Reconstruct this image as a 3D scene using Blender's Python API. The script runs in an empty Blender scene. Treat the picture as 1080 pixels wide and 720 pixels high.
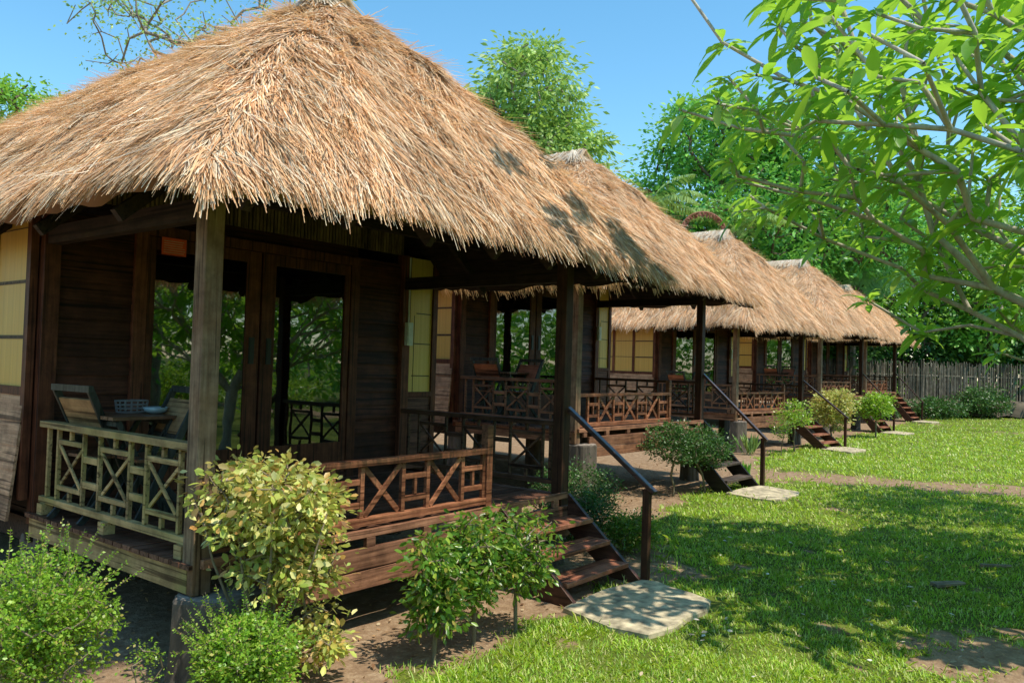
import bpy, math, random
import numpy as np
from mathutils import Vector, Matrix
random.seed(7)
RNG = np.random.default_rng(11)
scene = bpy.context.scene
COL = scene.collection
PI = math.pi

# ------------------------------------------------------------------ camera
CP = np.array([-2.861, -4.749, 2.056]); YAW, PITCH, ROLL, FPX = 0.906, 0.030, 0.030, 847.5
_f = np.array([math.sin(YAW)*math.cos(PITCH), math.cos(YAW)*math.cos(PITCH), math.sin(PITCH)])
_r = np.array([math.cos(YAW), -math.sin(YAW), 0.0]); _u = np.cross(_r, _f)
CR = _r*math.cos(ROLL)+_u*math.sin(ROLL); CU = -_r*math.sin(ROLL)+_u*math.cos(ROLL); CF = _f
def make_camera():
    cd = bpy.data.cameras.new("camera"); co = bpy.data.objects.new("camera", cd); COL.objects.link(co)
    cd.sensor_width = 36; cd.lens = 36*FPX/1080; cd.clip_start = 0.05; cd.clip_end = 3000
    m = Matrix(((CR[0], CU[0], -CF[0], CP[0]), (CR[1], CU[1], -CF[1], CP[1]), (CR[2], CU[2], -CF[2], CP[2]), (0, 0, 0, 1)))
    co.matrix_world = m; scene.camera = co
make_camera()
def world_at(X, Z, z=0.0):
    """plan position X metres right of and Z metres ahead of the photographer"""
    a = np.array([math.cos(YAW), -math.sin(YAW)]); b = np.array([math.sin(YAW), math.cos(YAW)])
    p = CP[:2]+a*X+b*Z
    return (float(p[0]), float(p[1]), z)

# ------------------------------------------------------------------ node helpers
def new_mat(name):
    m = bpy.data.materials.new(name); m.use_nodes = True
    nt = m.node_tree; nt.nodes.clear()
    out = nt.nodes.new("ShaderNodeOutputMaterial")
    return m, nt, out
def N(nt, t, **kw):
    n = nt.nodes.new(t)
    for k, v in kw.items():
        if k.startswith("i_"):
            key = k[2:].replace("_", " ")
            n.inputs[key].default_value = v
        else: setattr(n, k, v)
    return n
def ramp(nt, stops, interp='LINEAR'):
    r = nt.nodes.new("ShaderNodeValToRGB"); r.color_ramp.interpolation = interp
    e = r.color_ramp.elements
    while len(e) < len(stops): e.new(0.5)
    for el, (p, c) in zip(e, stops):
        el.position = p; el.color = (c[0], c[1], c[2], 1)
    return r
def L(nt, a, b): nt.links.new(a, b)
def mixc(nt, fac, a, b, mode='MIX'):
    m = nt.nodes.new("ShaderNodeMix"); m.data_type = 'RGBA'; m.blend_type = mode
    for s, v in ((m.inputs[0], fac), (m.inputs[6], a), (m.inputs[7], b)):
        if hasattr(v, "is_linked") or hasattr(v, "links"): L(nt, v, s)
        elif isinstance(v, (int, float)): s.default_value = v
        else: s.default_value = (v[0], v[1], v[2], 1)
    return m.outputs[2]
def noise(nt, vec, scale, detail=4, rough=0.55):
    n = N(nt, "ShaderNodeTexNoise"); n.inputs["Scale"].default_value = scale
    n.inputs["Detail"].default_value = detail; n.inputs["Roughness"].default_value = rough
    if vec is not None: L(nt, vec, n.inputs["Vector"])
    return n.outputs["Fac"]
def mapped(nt, scale, src="Object"):
    tc = N(nt, "ShaderNodeTexCoord"); mp = N(nt, "ShaderNodeMapping"); mp.inputs["Scale"].default_value = scale
    L(nt, tc.outputs[src], mp.inputs["Vector"]); return mp.outputs["Vector"]
def bump(nt, h, strength, dist=0.01):
    b = N(nt, "ShaderNodeBump"); b.inputs["Strength"].default_value = strength; b.inputs["Distance"].default_value = dist
    L(nt, h, b.inputs["Height"]); return b.outputs["Normal"]

def wood(name, dark, light, axis='x', rough=0.6, worn=None, spec=0.22):
    m, nt, out = new_mat(name)
    s = {'x': (1.2, 22, 22), 'y': (22, 1.2, 22), 'z': (22, 22, 1.2)}[axis]
    v = mapped(nt, s); g = noise(nt, v, 1.6, 6, 0.65)
    v2 = mapped(nt, (1, 1, 1)); big = noise(nt, v2, 2.3, 3)
    geo = N(nt, "ShaderNodeNewGeometry")
    c = ramp(nt, [(0.3, dark), (0.7, light)]); L(nt, g, c.inputs[0])
    ri = N(nt, "ShaderNodeMapRange"); ri.inputs["To Min"].default_value = 0.62; ri.inputs["To Max"].default_value = 1.3
    L(nt, geo.outputs["Random Per Island"], ri.inputs["Value"])
    hsv = N(nt, "ShaderNodeHueSaturation"); L(nt, c.outputs[0], hsv.inputs["Color"]); L(nt, ri.outputs[0], hsv.inputs["Value"])
    col = hsv.outputs[0]
    if worn:
        wr = ramp(nt, [(0.45, (0, 0, 0)), (0.68, (1, 1, 1))]); L(nt, big, wr.inputs[0])
        col = mixc(nt, wr.outputs[0], col, worn)
    cr = noise(nt, mapped(nt, tuple(k*1.6 if k > 2 else .9 for k in s)), 1.0, 3, .5)
    crr = ramp(nt, [(0.36, (.35, .33, .32)), (0.43, (1, 1, 1))]); L(nt, cr, crr.inputs[0]); col = mixc(nt, 1.0, col, crr.outputs[0], 'MULTIPLY')
    st = noise(nt, v2, 5.5, 5, .7); sr = ramp(nt, [(0.35, (.62, .60, .58)), (0.6, (1.1, 1.08, 1.05))]); L(nt, st, sr.inputs[0]); col = mixc(nt, 1.0, col, sr.outputs[0], 'MULTIPLY')
    b = N(nt, "ShaderNodeBsdfPrincipled"); L(nt, col, b.inputs["Base Color"])
    b.inputs["Roughness"].default_value = rough; b.inputs["Specular IOR Level"].default_value = spec
    L(nt, bump(nt, g, 0.5, 0.004), b.inputs["Normal"]); L(nt, b.outputs[0], out.inputs[0])
    return m

def leafmat(name, cols, trans=(0.25, 0.4, 0.03), tfac=0.35, rough=0.45, big_scale=0.8):
    m, nt, out = new_mat(name)
    geo = N(nt, "ShaderNodeNewGeometry")
    c = ramp(nt, [(i/(len(cols)-1), k) for i, k in enumerate(cols)]); L(nt, geo.outputs["Random Per Island"], c.inputs[0])
    v = mapped(nt, (1, 1, 1)); big = noise(nt, v, big_scale, 3)
    mr = N(nt, "ShaderNodeMapRange"); mr.inputs["From Min"].default_value = 0.3; mr.inputs["From Max"].default_value = 0.7
    mr.inputs["To Min"].default_value = 0.65; mr.inputs["To Max"].default_value = 1.3; L(nt, big, mr.inputs["Value"])
    hsv = N(nt, "ShaderNodeHueSaturation"); L(nt, c.outputs[0], hsv.inputs["Color"]); L(nt, mr.outputs[0], hsv.inputs["Value"])
    b = N(nt, "ShaderNodeBsdfPrincipled"); L(nt, hsv.outputs[0], b.inputs["Base Color"])
    b.inputs["Roughness"].default_value = rough; b.inputs["Specular IOR Level"].default_value = 0.4
    t = N(nt, "ShaderNodeBsdfTranslucent"); t.inputs["Color"].default_value = (*trans, 1)
    mx = N(nt, "ShaderNodeMixShader"); mx.inputs[0].default_value = tfac
    L(nt, b.outputs[0], mx.inputs[1]); L(nt, t.outputs[0], mx.inputs[2]); L(nt, mx.outputs[0], out.inputs[0])
    return m

def bark(name, dark, light, scale=6):
    m, nt, out = new_mat(name)
    v = mapped(nt, (1, 1, 0.35)); g = noise(nt, v, scale, 6, 0.7)
    c = ramp(nt, [(0.3, dark), (0.7, light)]); L(nt, g, c.inputs[0])
    b = N(nt, "ShaderNodeBsdfPrincipled"); L(nt, c.outputs[0], b.inputs["Base Color"]); b.inputs["Roughness"].default_value = 0.9
    L(nt, bump(nt, g, 0.8, 0.02), b.inputs["Normal"]); L(nt, b.outputs[0], out.inputs[0])
    return m

M = {}
M['wall_x'] = wood('dark_wall_boards', (0.035, 0.011, 0.006), (0.12, 0.040, 0.020), 'x', 0.6)
M['frame_z'] = wood('brown_frame', (0.06, 0.018, 0.008), (0.20, 0.066, 0.030), 'z', 0.55)
M['frame_x'] = wood('brown_frame_level', (0.08, 0.03, 0.015), (0.2, 0.08, 0.04), 'x', 0.5)
M['beam_x'] = wood('dark_beam', (0.02, 0.014, 0.012), (0.06, 0.035, 0.025), 'x', 0.7)
M['beam_y'] = wood('dark_beam_deep', (0.02, 0.014, 0.012), (0.06, 0.035, 0.025), 'y', 0.7)
M['post'] = wood('weathered_post', (0.18, 0.10, 0.055), (0.46, 0.31, 0.19), 'z', 0.75, worn=(0.19, 0.095, 0.045))
M['post_dark'] = wood('dark_post', (0.04, 0.016, 0.009), (0.13, 0.052, 0.026), 'z', 0.6, worn=(0.06, 0.032, 0.016))
M['olive_y'] = wood('mossy_rail', (0.32, 0.20, 0.08), (0.60, 0.42, 0.19), 'y', 0.75, worn=(0.38, 0.29, 0.10))
M['rail_x'] = wood('red_brown_rail', (0.13, 0.042, 0.022), (0.44, 0.19, 0.095), 'x', 0.45)
M['rail_y'] = wood('dark_side_rail', (0.06, 0.028, 0.016), (0.18, 0.09, 0.05), 'y', 0.5)
M['rail_y2'] = wood('brown_side_rail', (0.13, 0.06, 0.035), (0.34, 0.18, 0.10), 'y', 0.5)
M['stair_shade'] = wood('shaded_stair', (0.015, 0.011, 0.009), (0.06, 0.045, 0.035), 'y', 0.5)  # frangipani shade put into the second stair's colour
M['tread_shade'] = wood('shaded_stair_boards', (0.06, 0.045, 0.035), (0.17, 0.13, 0.10), 'x', 0.6)  # second stair's treads, darkened to carry the tree's shade
M['deck'] = wood('deck_boards', (0.08, 0.035, 0.022), (0.24, 0.12, 0.075), 'x', 0.5)
M['fascia'] = wood('fascia_boards', (0.12, 0.05, 0.028), (0.42, 0.21, 0.12), 'x', 0.6)
M['tread'] = wood('stair_boards', (0.20, 0.062, 0.034), (0.60, 0.26, 0.15), 'x', 0.45)
M['stringer'] = wood('stair_stringer', (0.05, 0.022, 0.014), (0.15, 0.07, 0.045), 'y', 0.4)
M['handrail'] = wood('varnished_handrail', (0.04, 0.02, 0.015), (0.13, 0.065, 0.045), 'y', 0.3, spec=0.55)
M['plank_y'] = wood('pale_side_planks', (0.32, 0.16, 0.085), (0.68, 0.41, 0.24), 'y', 0.7)
M['plank_x'] = wood('wing_planks', (0.08, 0.035, 0.025), (0.20, 0.09, 0.06), 'x', 0.6)
M['chairframe'] = wood('chair_frame', (0.03, 0.035, 0.03), (0.08, 0.08, 0.065), 'z', 0.4)
M['chairback'] = wood('chair_panel', (0.26, 0.14, 0.06), (0.46, 0.28, 0.13), 'y', 0.5)
M['chairback_red'] = wood('chair_panel_red', (0.24, 0.08, 0.04), (0.42, 0.16, 0.08), 'y', 0.5)
M['table'] = wood('table_boards', (0.12, 0.055, 0.03), (0.26, 0.13, 0.07), 'x', 0.35)
M['tmount'] = wood('pale_timber_scrap', (0.2, 0.15, 0.1), (0.45, 0.36, 0.25), 'x', 0.8)

def bamboo_mat(name, a, b, axis):
    m, nt, out = new_mat(name)
    s = {'x': (1, 0, 0), 'y': (0, 1, 0)}[axis]
    v = mapped(nt, tuple(26*k for k in s)); st = noise(nt, v, 1.0, 5, 0.8)
    v2 = mapped(nt, (3, 3, 3)); n2 = noise(nt, v2, 1.0, 4)
    c = ramp(nt, [(0.35, a), (0.62, b)]); L(nt, st, c.inputs[0])
    col = mixc(nt, n2, c.outputs[0], (b[0]*0.75, b[1]*0.62, b[2]*0.5))
    bs = N(nt, "ShaderNodeBsdfPrincipled"); L(nt, col, bs.inputs["Base Color"]); bs.inputs["Roughness"].default_value = 0.45
    L(nt, bump(nt, st, 0.8, 0.006), bs.inputs["Normal"]); L(nt, bs.outputs[0], out.inputs[0])
    return m
M['bam_x'] = bamboo_mat('flattened_bamboo_front', (0.50, 0.30, 0.05), (0.95, 0.70, 0.18), 'x')
M['bam_y'] = bamboo_mat('flattened_bamboo_side', (0.40, 0.23, 0.04), (0.86, 0.56, 0.12), 'y')
M['gable'] = wood('brown_bamboo', (0.10, 0.06, 0.025), (0.30, 0.20, 0.10), 'z', 0.6)  # darker, browner bamboo for the strip above the doors
M['bam_node'] = wood('bamboo_node', (0.06, 0.04, 0.02), (0.14, 0.09, 0.05), 'x')

def thatch_mat(name, cols, mult=1.0):
    m, nt, out = new_mat(name)
    geo = N(nt, "ShaderNodeNewGeometry")
    c = ramp(nt, [(i/(len(cols)-1), tuple(x*mult for x in k)) for i, k in enumerate(cols)]); L(nt, geo.outputs["Random Per Island"], c.inputs[0])
    v = mapped(nt, (1, 1, 1)); big = noise(nt, v, 1.1, 4)
    mr = N(nt, "ShaderNodeMapRange"); mr.inputs["From Min"].default_value = 0.3; mr.inputs["From Max"].default_value = 0.7
    mr.inputs["To Min"].default_value = 0.66; mr.inputs["To Max"].default_value = 1.28; L(nt, big, mr.inputs["Value"])
    hsv = N(nt, "ShaderNodeHueSaturation"); L(nt, c.outputs[0], hsv.inputs["Color"]); L(nt, mr.outputs[0], hsv.inputs["Value"])
    b = N(nt, "ShaderNodeBsdfPrincipled"); L(nt, hsv.outputs[0], b.inputs["Base Color"]); b.inputs["Roughness"].default_value = 0.7
    b.inputs["Specular IOR Level"].default_value = 0.3
    t = N(nt, "ShaderNodeBsdfTranslucent"); t.inputs["Color"].default_value = (0.95, 0.58, 0.26, 1)
    mx = N(nt, "ShaderNodeMixShader"); mx.inputs[0].default_value = 0.2
    L(nt, b.outputs[0], mx.inputs[1]); L(nt, t.outputs[0], mx.inputs[2]); L(nt, mx.outputs[0], out.inputs[0])
    return m
M['thatch'] = thatch_mat('straw', [(0.26, 0.13, 0.075), (0.80, 0.44, 0.21), (0.94, 0.60, 0.32), (0.84, 0.44, 0.20), (0.97, 0.78, 0.50), (0.98, 0.86, 0.64), (0.58, 0.36, 0.21)])
M['thatch_base'] = thatch_mat('straw_bed', [(0.34, 0.18, 0.10), (0.34, 0.18, 0.10)])
M['ridge'] = thatch_mat('pale_ridge_straw', [(0.66, 0.52, 0.36), (0.92, 0.82, 0.64), (0.95, 0.9, 0.78)])
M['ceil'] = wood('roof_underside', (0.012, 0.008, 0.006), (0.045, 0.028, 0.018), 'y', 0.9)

def plain(name, col, rough=0.6, metal=0.0, var=0.15, scale=20):
    m, nt, out = new_mat(name)
    g = noise(nt, mapped(nt, (1, 1, 1)), scale, 5)
    c = ramp(nt, [(0.25, tuple(x*(1-var) for x in col)), (0.75, tuple(min(1, x*(1+var)) for x in col))]); L(nt, g, c.inputs[0])
    b = N(nt, "ShaderNodeBsdfPrincipled"); L(nt, c.outputs[0], b.inputs["Base Color"])
    b.inputs["Roughness"].default_value = rough; b.inputs["Metallic"].default_value = metal
    L(nt, bump(nt, g, 0.25, 0.004), b.inputs["Normal"]); L(nt, b.outputs[0], out.inputs[0]); return m
M['white'] = plain('pale_plastic', (0.62, 0.62, 0.52), 0.4)
M['black'] = plain('dark_metal', (0.02, 0.02, 0.02), 0.4)
M['red'] = plain('red_notice', (0.85, 0.10, 0.035), 0.5)
M['print'] = plain('notice_print', (0.75, 0.35, 0.25), 0.6)
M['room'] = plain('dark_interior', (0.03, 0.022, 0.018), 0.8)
M['curtain'] = plain('grey_curtain', (0.22, 0.20, 0.17), 0.9)
M['slab'] = plain('stone_slab', (0.46, 0.38, 0.24), 0.9, var=0.75, scale=9)
M['glassware'] = plain('tinted_glassware', (0.35, 0.42, 0.42), 0.12)
M['basket'] = plain('wicker', (0.2, 0.18, 0.16), 0.7)
M['stump'] = bark('stump_bark', (0.05, 0.04, 0.032), (0.20, 0.16, 0.12), 9)
M['stump_top'] = plain('stump_cut', (0.30, 0.25, 0.20), 0.9, var=0.6, scale=14)
M['litter'] = thatch_mat('dry_leaf', [(0.10, 0.05, 0.025), (0.28, 0.15, 0.07), (0.42, 0.28, 0.14), (0.5, 0.4, 0.25)])
def glass_mat():
    m, nt, out = new_mat('window_glass')
    g = N(nt, "ShaderNodeBsdfGlossy"); g.inputs["Roughness"].default_value = 0.015; g.inputs["Color"].default_value = (0.9, 0.95, 0.92, 1)
    w = noise(nt, mapped(nt, (1, 1, 1)), 1.4, 2); L(nt, bump(nt, w, 0.12, 0.02), g.inputs["Normal"])
    t = N(nt, "ShaderNodeBsdfTransparent"); t.inputs["Color"].default_value = (0.30, 0.33, 0.33, 1)
    mx = N(nt, "ShaderNodeMixShader"); mx.inputs[0].default_value = 0.18
    L(nt, t.outputs[0], mx.inputs[1]); L(nt, g.outputs[0], mx.inputs[2]); L(nt, mx.outputs[0], out.inputs[0]); return m
M['glass'] = glass_mat()

# ------------------------------------------------------------------ mesh helpers
def tag(o, label=None, cat=None, group=None, kind=None):
    if label: o['label'] = label
    if cat: o['category'] = cat
    if group: o['group'] = group
    if kind: o['kind'] = kind
    return o
def link(name, me, parent=None, loc=(0, 0, 0), rotz=0):
    o = bpy.data.objects.new(name, me); COL.objects.link(o); o.location = loc; o.rotation_euler = (0, 0, rotz)
    if parent: o.parent = parent
    return o
def empty(name, loc, rz=0):
    o = bpy.data.objects.new(name, None); COL.objects.link(o); o.location = loc; o.rotation_euler = (0, 0, rz); o.empty_display_size = 0.3
    return o
def fastmesh(name, V, F, mat, smooth=False):
    """V (n,3) array, F list of (m,k) int arrays"""
    me = bpy.data.meshes.new(name)
    V = np.ascontiguousarray(V, dtype=np.float32)
    me.vertices.add(len(V)); me.vertices.foreach_set("co", V.ravel())
    Fs = [f for f in F if len(f)]
    tot = sum(f.size for f in Fs); npoly = sum(len(f) for f in Fs)
    me.loops.add(tot); me.loops.foreach_set("vertex_index", np.concatenate([f.ravel() for f in Fs]).astype(np.int32))
    cnt = np.concatenate([np.full(len(f), f.shape[1]) for f in Fs]); st = np.concatenate([[0], np.cumsum(cnt)[:-1]])
    me.polygons.add(npoly); me.polygons.foreach_set("loop_start", st.astype(np.int32))
    me.update(calc_edges=True)
    if smooth: me.polygons.foreach_set("use_smooth", np.ones(npoly, dtype=bool))
    mats = mat if isinstance(mat, (list, tuple)) else [mat]
    for m in mats: me.materials.append(m)
    me.validate()
    return me
class MB:
    def __init__(s): s.v = []; s.f = []; s.mi = []
    def add(s, vs, fs, mi=0):
        o = len(s.v); s.v += [tuple(map(float, p)) for p in vs]; s.f += [tuple(i+o for i in f) for f in fs]; s.mi += [mi]*len(fs)
    def box(s, x0, x1, y0, y1, z0, z1, mi=0):
        vs = [(x0, y0, z0), (x1, y0, z0), (x1, y1, z0), (x0, y1, z0), (x0, y0, z1), (x1, y0, z1), (x1, y1, z1), (x0, y1, z1)]
        s.add(vs, [(0, 3, 2, 1), (4, 5, 6, 7), (0, 1, 5, 4), (1, 2, 6, 5), (2, 3, 7, 6), (3, 0, 4, 7)], mi)
    def bar(s, p, q, w, h, side=None, mi=0):
        """bar from p to q; w measured along side, h across both"""
        p = Vector(p); q = Vector(q); d = (q-p).normalized()
        sd = Vector(side) if side else (Vector((0, 0, 1)).cross(d) if abs(d.z) < .95 else Vector((1, 0, 0)))
        sd = (sd - d*sd.dot(d)).normalized(); up = d.cross(sd).normalized()
        a = sd*w/2; b = up*h/2
        vs = [p-a-b, p+a-b, p+a+b, p-a+b, q-a-b, q+a-b, q+a+b, q-a+b]
        s.add(vs, [(0, 3, 2, 1), (4, 5, 6, 7), (0, 1, 5, 4), (1, 2, 6, 5), (2, 3, 7, 6), (3, 0, 4, 7)], mi)
    def tube(s, pts, rad, n=8, caps=True, mi=0):
        pts = [Vector(p) for p in pts]; rs = rad if isinstance(rad, (list, tuple)) else [rad]*len(pts)
        o = len(s.v); vs = []; fs = []
        for i, p in enumerate(pts):
            d = (pts[min(i+1, len(pts)-1)]-pts[max(i-1, 0)]).normalized()
            a = d.orthogonal().normalized() if i == 0 else (a-d*a.dot(d)).normalized()
            b = d.cross(a)
            for k in range(n):
                t = 2*PI*k/n; vs.append(p+(a*math.cos(t)+b*math.sin(t))*rs[i])
        for i in range(len(pts)-1):
            for k in range(n):
                k2 = (k+1) % n; fs.append((i*n+k, i*n+k2, (i+1)*n+k2, (i+1)*n+k))
        if caps: fs.append(tuple(range(n))[::-1]); fs.append(tuple((len(pts)-1)*n+k for k in range(n)))
        s.add(vs, fs, mi)
    def mesh(s, name, mat, smooth=False, bevel=0):
        me = bpy.data.meshes.new(name); me.from_pydata(s.v, [], s.f)
        for m in (mat if isinstance(mat, (list, tuple)) else [mat]): me.materials.append(m)
        me.polygons.foreach_set("material_index", s.mi)
        if smooth: me.polygons.foreach_set("use_smooth", [True]*len(s.f))
        me.update(); return me
    def obj(s, name, mat, parent=None, loc=(0, 0, 0), smooth=False, bevel=0.0):
        o = link(name, s.mesh(name, mat, smooth), parent, loc)
        if bevel:
            b = o.modifiers.new("bevel", 'BEVEL'); b.width = bevel; b.segments = 2; b.limit_method = 'ANGLE'; b.angle_limit = 0.9
        return o
def copy_tree(o, parent=None):
    c = o.copy(); COL.objects.link(c); c.parent = parent
    for ch in list(o.children): copy_tree(ch, c)
    return c

def fbm(x, y, z=0.0, seed=0.0, f=1.0):
    """cheap smooth noise made of sines, about -1..1"""
    s = 0; a = 1.0
    for i in range(4):
        k = f*(1.9**i)
        s = s + a*np.sin(k*(x*1.3+y*.7+z*.9)+seed*1.7+i*2.1+1.3*np.sin(k*(y*1.1-x*.6)+seed+i))*np.cos(k*(y*1.2-z*.8+x*.3)+seed*.9+i*1.3)
        a *= .55
    return s/1.5

# ------------------------------------------------------------------ terrain
def ground_z(x, y):
    x = np.asarray(x, float); y = np.asarray(y, float)
    px = np.array([-1000, 4, 10.5, 14, 19, 26, 34, 45, 1000]); pz = np.array([0, 0, 0, -.01, -.05, -.03, 0, .1, .2])
    g = np.interp(x, px, pz)
    return g + .018*fbm(x, y, 0, 3, .9)
def lawn_edge(x):
    return np.interp(x, [-50, 0, 2.6, 5, 7, 10, 12.3, 14, 18, 21, 26, 35, 60], [-1.2, -1.1, -1.0, -.45, .5, 1.25, 1.2, 1.9, 2.9, 3.1, 3.2, 3.5, 4])
def grass_mask(x, y):
    x = np.asarray(x, float); y = np.asarray(y, float)
    n = fbm(x, y, 0, 1, 2.2)*.22+fbm(x, y, 0, 5, 6)*.1
    e = np.clip((lawn_edge(x)-y+n)/.35+.5, 0, 1)
    # a worn path crossing the lawn beyond the second stair
    pxs = np.interp(y, [-9, -3, .7, 2.5], [17.5, 14.9, 13.6, 13.2])
    d = np.abs(x-pxs)/(1.15+.5*fbm(y, x, 0, 2, 1.1)); path = np.clip(1.5-d+fbm(x, y, 0, 9, 3)*.5, 0, 1)*.8
    d2 = np.hypot((x-3.75)/1.15, (y+4.25)/.85); dirt = np.clip((1.1-d2+n*2.6+fbm(x, y, 0, 77, 5)*.3)*1.6, 0, 1)
    patch = np.clip(fbm(x, y, 0, 13, .8)*1.6-.7, 0, 1)*.6+np.clip(fbm(x, y, 0, 17, 2.5)*1.8-.75, 0, 1)*.7
    d3 = np.clip(1.2-np.hypot((x-4.6)/.8, (y+.75)/.5)+fbm(x, y, 0, 71, 6)*.4, 0, 1)*.9
    far = np.clip((x-29)/4, 0, 1)*np.clip((y+1-(-4))/4, 0, 1)*.25
    return np.clip(e*(1-path)*(1-dirt)*(1-patch)*(1-d3)*(1-far), 0, 1)
def ground_material():
    m, nt, out = new_mat('ground_soil_and_lawn')
    at = N(nt, "ShaderNodeAttribute"); at.attribute_name = "grass"
    v = mapped(nt, (1, 1, 1)); n1 = noise(nt, v, 9, 6, .7); n2 = noise(nt, v, 1.3, 4); n3 = noise(nt, v, 60, 3, .7)
    soil = ramp(nt, [(0.25, (0.17, 0.105, 0.06)), (0.5, (0.42, 0.28, 0.16)), (0.75, (0.74, 0.56, 0.36))]); L(nt, n1, soil.inputs[0])
    s2 = mixc(nt, n3, soil.outputs[0], (0.16, 0.10, 0.06))
    gr = ramp(nt, [(0.3, (0.06, 0.09, 0.012)), (0.7, (0.16, 0.19, 0.03))]); L(nt, n2, gr.inputs[0])
    ad = N(nt, "ShaderNodeMath", operation='ADD'); L(nt, at.outputs["Fac"], ad.inputs[0])
    sc = N(nt, "ShaderNodeMapRange"); sc.inputs["To Min"].default_value = -.45; sc.inputs["To Max"].default_value = .45; L(nt, n1, sc.inputs["Value"]); L(nt, sc.outputs[0], ad.inputs[1])
    st = ramp(nt, [(0.38, (0, 0, 0)), (0.62, (1, 1, 1))]); L(nt, ad.outputs[0], st.inputs[0])
    col = mixc(nt, st.outputs[0], s2, gr.outputs[0])
    b = N(nt, "ShaderNodeBsdfPrincipled"); L(nt, col, b.inputs["Base Color"]); b.inputs["Roughness"].default_value = 0.95
    b.inputs["Specular IOR Level"].default_value = 0.15
    L(nt, bump(nt, n1, 0.6, 0.05), b.inputs["Normal"]); L(nt, b.outputs[0], out.inputs[0]); return m
def build_ground():
    xs = np.concatenate([[-900, -300, -100, -40, -15], np.arange(-8, 12, .16), np.arange(12, 50, .35), [52, 56, 62, 75, 100, 200, 400, 900]])
    ys = np.concatenate([[-900, -300, -100, -50, -30, -20], np.arange(-14, -7, .5), np.arange(-7, 4, .16), np.arange(4, 26, .6), [28, 32, 40, 60, 100, 300, 900]])
    X, Y = np.meshgrid(xs, ys); Z = ground_z(X, Y)
    soil = 1-grass_mask(X, Y)
    near = (np.abs(X-5) < 40) & (np.abs(Y) < 30)
    Z = Z + np.where(near, soil*.012*fbm(X, Y, 0, 21, 7), 0)
    V = np.stack([X.ravel(), Y.ravel(), Z.ravel()], 1); nx = len(xs); ny = len(ys)
    i = np.arange(nx-1)[None, :]+np.arange(ny-1)[:, None]*nx; i = i.ravel()
    F = np.stack([i, i+1, i+1+nx, i+nx], 1)
    me = fastmesh('ground', V, [F], ground_material(), True)
    a = me.attributes.new("grass", 'FLOAT', 'POINT'); a.data.foreach_set("value", grass_mask(X, Y).ravel().astype(np.float32))
    o = link('ground', me); tag(o, kind='structure')
build_ground()

# ------------------------------------------------------------------ leaves and branches
def unit(a): return a/np.maximum(np.linalg.norm(a, axis=1, keepdims=True), 1e-9)
def leaf_arrays(P, D, Nn, Ln, Wd, kind='quad', droop=0.0):
    D = unit(D); S = unit(np.cross(D, Nn)); U = np.cross(S, D); n = len(P)
    Ln = np.broadcast_to(Ln, n)[:, None]; Wd = np.broadcast_to(Wd, n)[:, None]
    def pt(t, w, dz=0): return P+D*Ln*t+S*Wd*w+U*(Ln*dz)-np.array([0, 0, 1.])*(droop*Ln*t*t)
    if kind == 'quad':
        V = np.stack([pt(0, 0), pt(.5, .5, .06), pt(1, 0), pt(.5, -.5, .06)], 1).reshape(-1, 3)
        F = (np.arange(n)[:, None]*4+np.arange(4)[None, :]); return V, [F]
    st = [pt(0, 0), pt(.3, .38, .05), pt(.3, 0), pt(.3, -.38, .05), pt(.68, .5, .04), pt(.68, 0), pt(.68, -.5, .04), pt(1, 0)]
    V = np.stack(st, 1).reshape(-1, 3); b = np.arange(n)[:, None]*8
    T = np.concatenate([b+np.array([[0, 1, 2]]), b+np.array([[0, 2, 3]]), b+np.array([[4, 7, 5]]), b+np.array([[5, 7, 6]])])
    Q = np.concatenate([b+np.array([[1, 4, 5, 2]]), b+np.array([[2, 5, 6, 3]])])
    return V, [T, Q]
def rand_unit(n, rng): return unit(rng.normal(size=(n, 3)))
def network(root, tips, step=.5, first=None, bias=.25, wob=1.0, pw=0.0):
    """join every tip to the nearest earlier node: returns nodes, parents, radii weights"""
    nodes = [np.array(root, float)]; par = [-1]; pl = [0.0]
    for q in (first or []): nodes.append(np.array(q, float)); par.append(len(nodes)-2); pl.append(0.0)
    start = len(nodes)-1
    order = np.argsort(np.linalg.norm(tips-nodes[start], axis=1)); tipidx = {}
    for i in order:
        t = tips[i]; A = np.array(nodes[start:]); d = np.linalg.norm(A-t, axis=1)
        d = d+pw*np.array(pl[start:])+bias*np.maximum(0, A[:, 2]-t[2])*2+.02*np.linalg.norm(A-nodes[start], axis=1)
        j = start+int(np.argmin(d)); a = nodes[j]; dist = np.linalg.norm(t-a); k = max(1, int(dist/step))
        for s in range(1, k+1):
            f = s/k; p = a+(t-a)*f
            if s < k: p = p+np.array([0, 0, 1.])*dist*.10*wob*math.sin(f*PI)+RNG.normal(size=3)*dist*.035*wob
            nodes.append(p); par.append(j if s == 1 else len(nodes)-2); pl.append(pl[par[-1]]+dist/k)
        tipidx[i] = len(nodes)-1
    w = np.zeros(len(nodes)); 
    for i in tipidx.values(): w[i] += 1
    for i in range(len(nodes)-1, 0, -1): w[par[i]] += w[i]
    return nodes, par, w, tipidx
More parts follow.
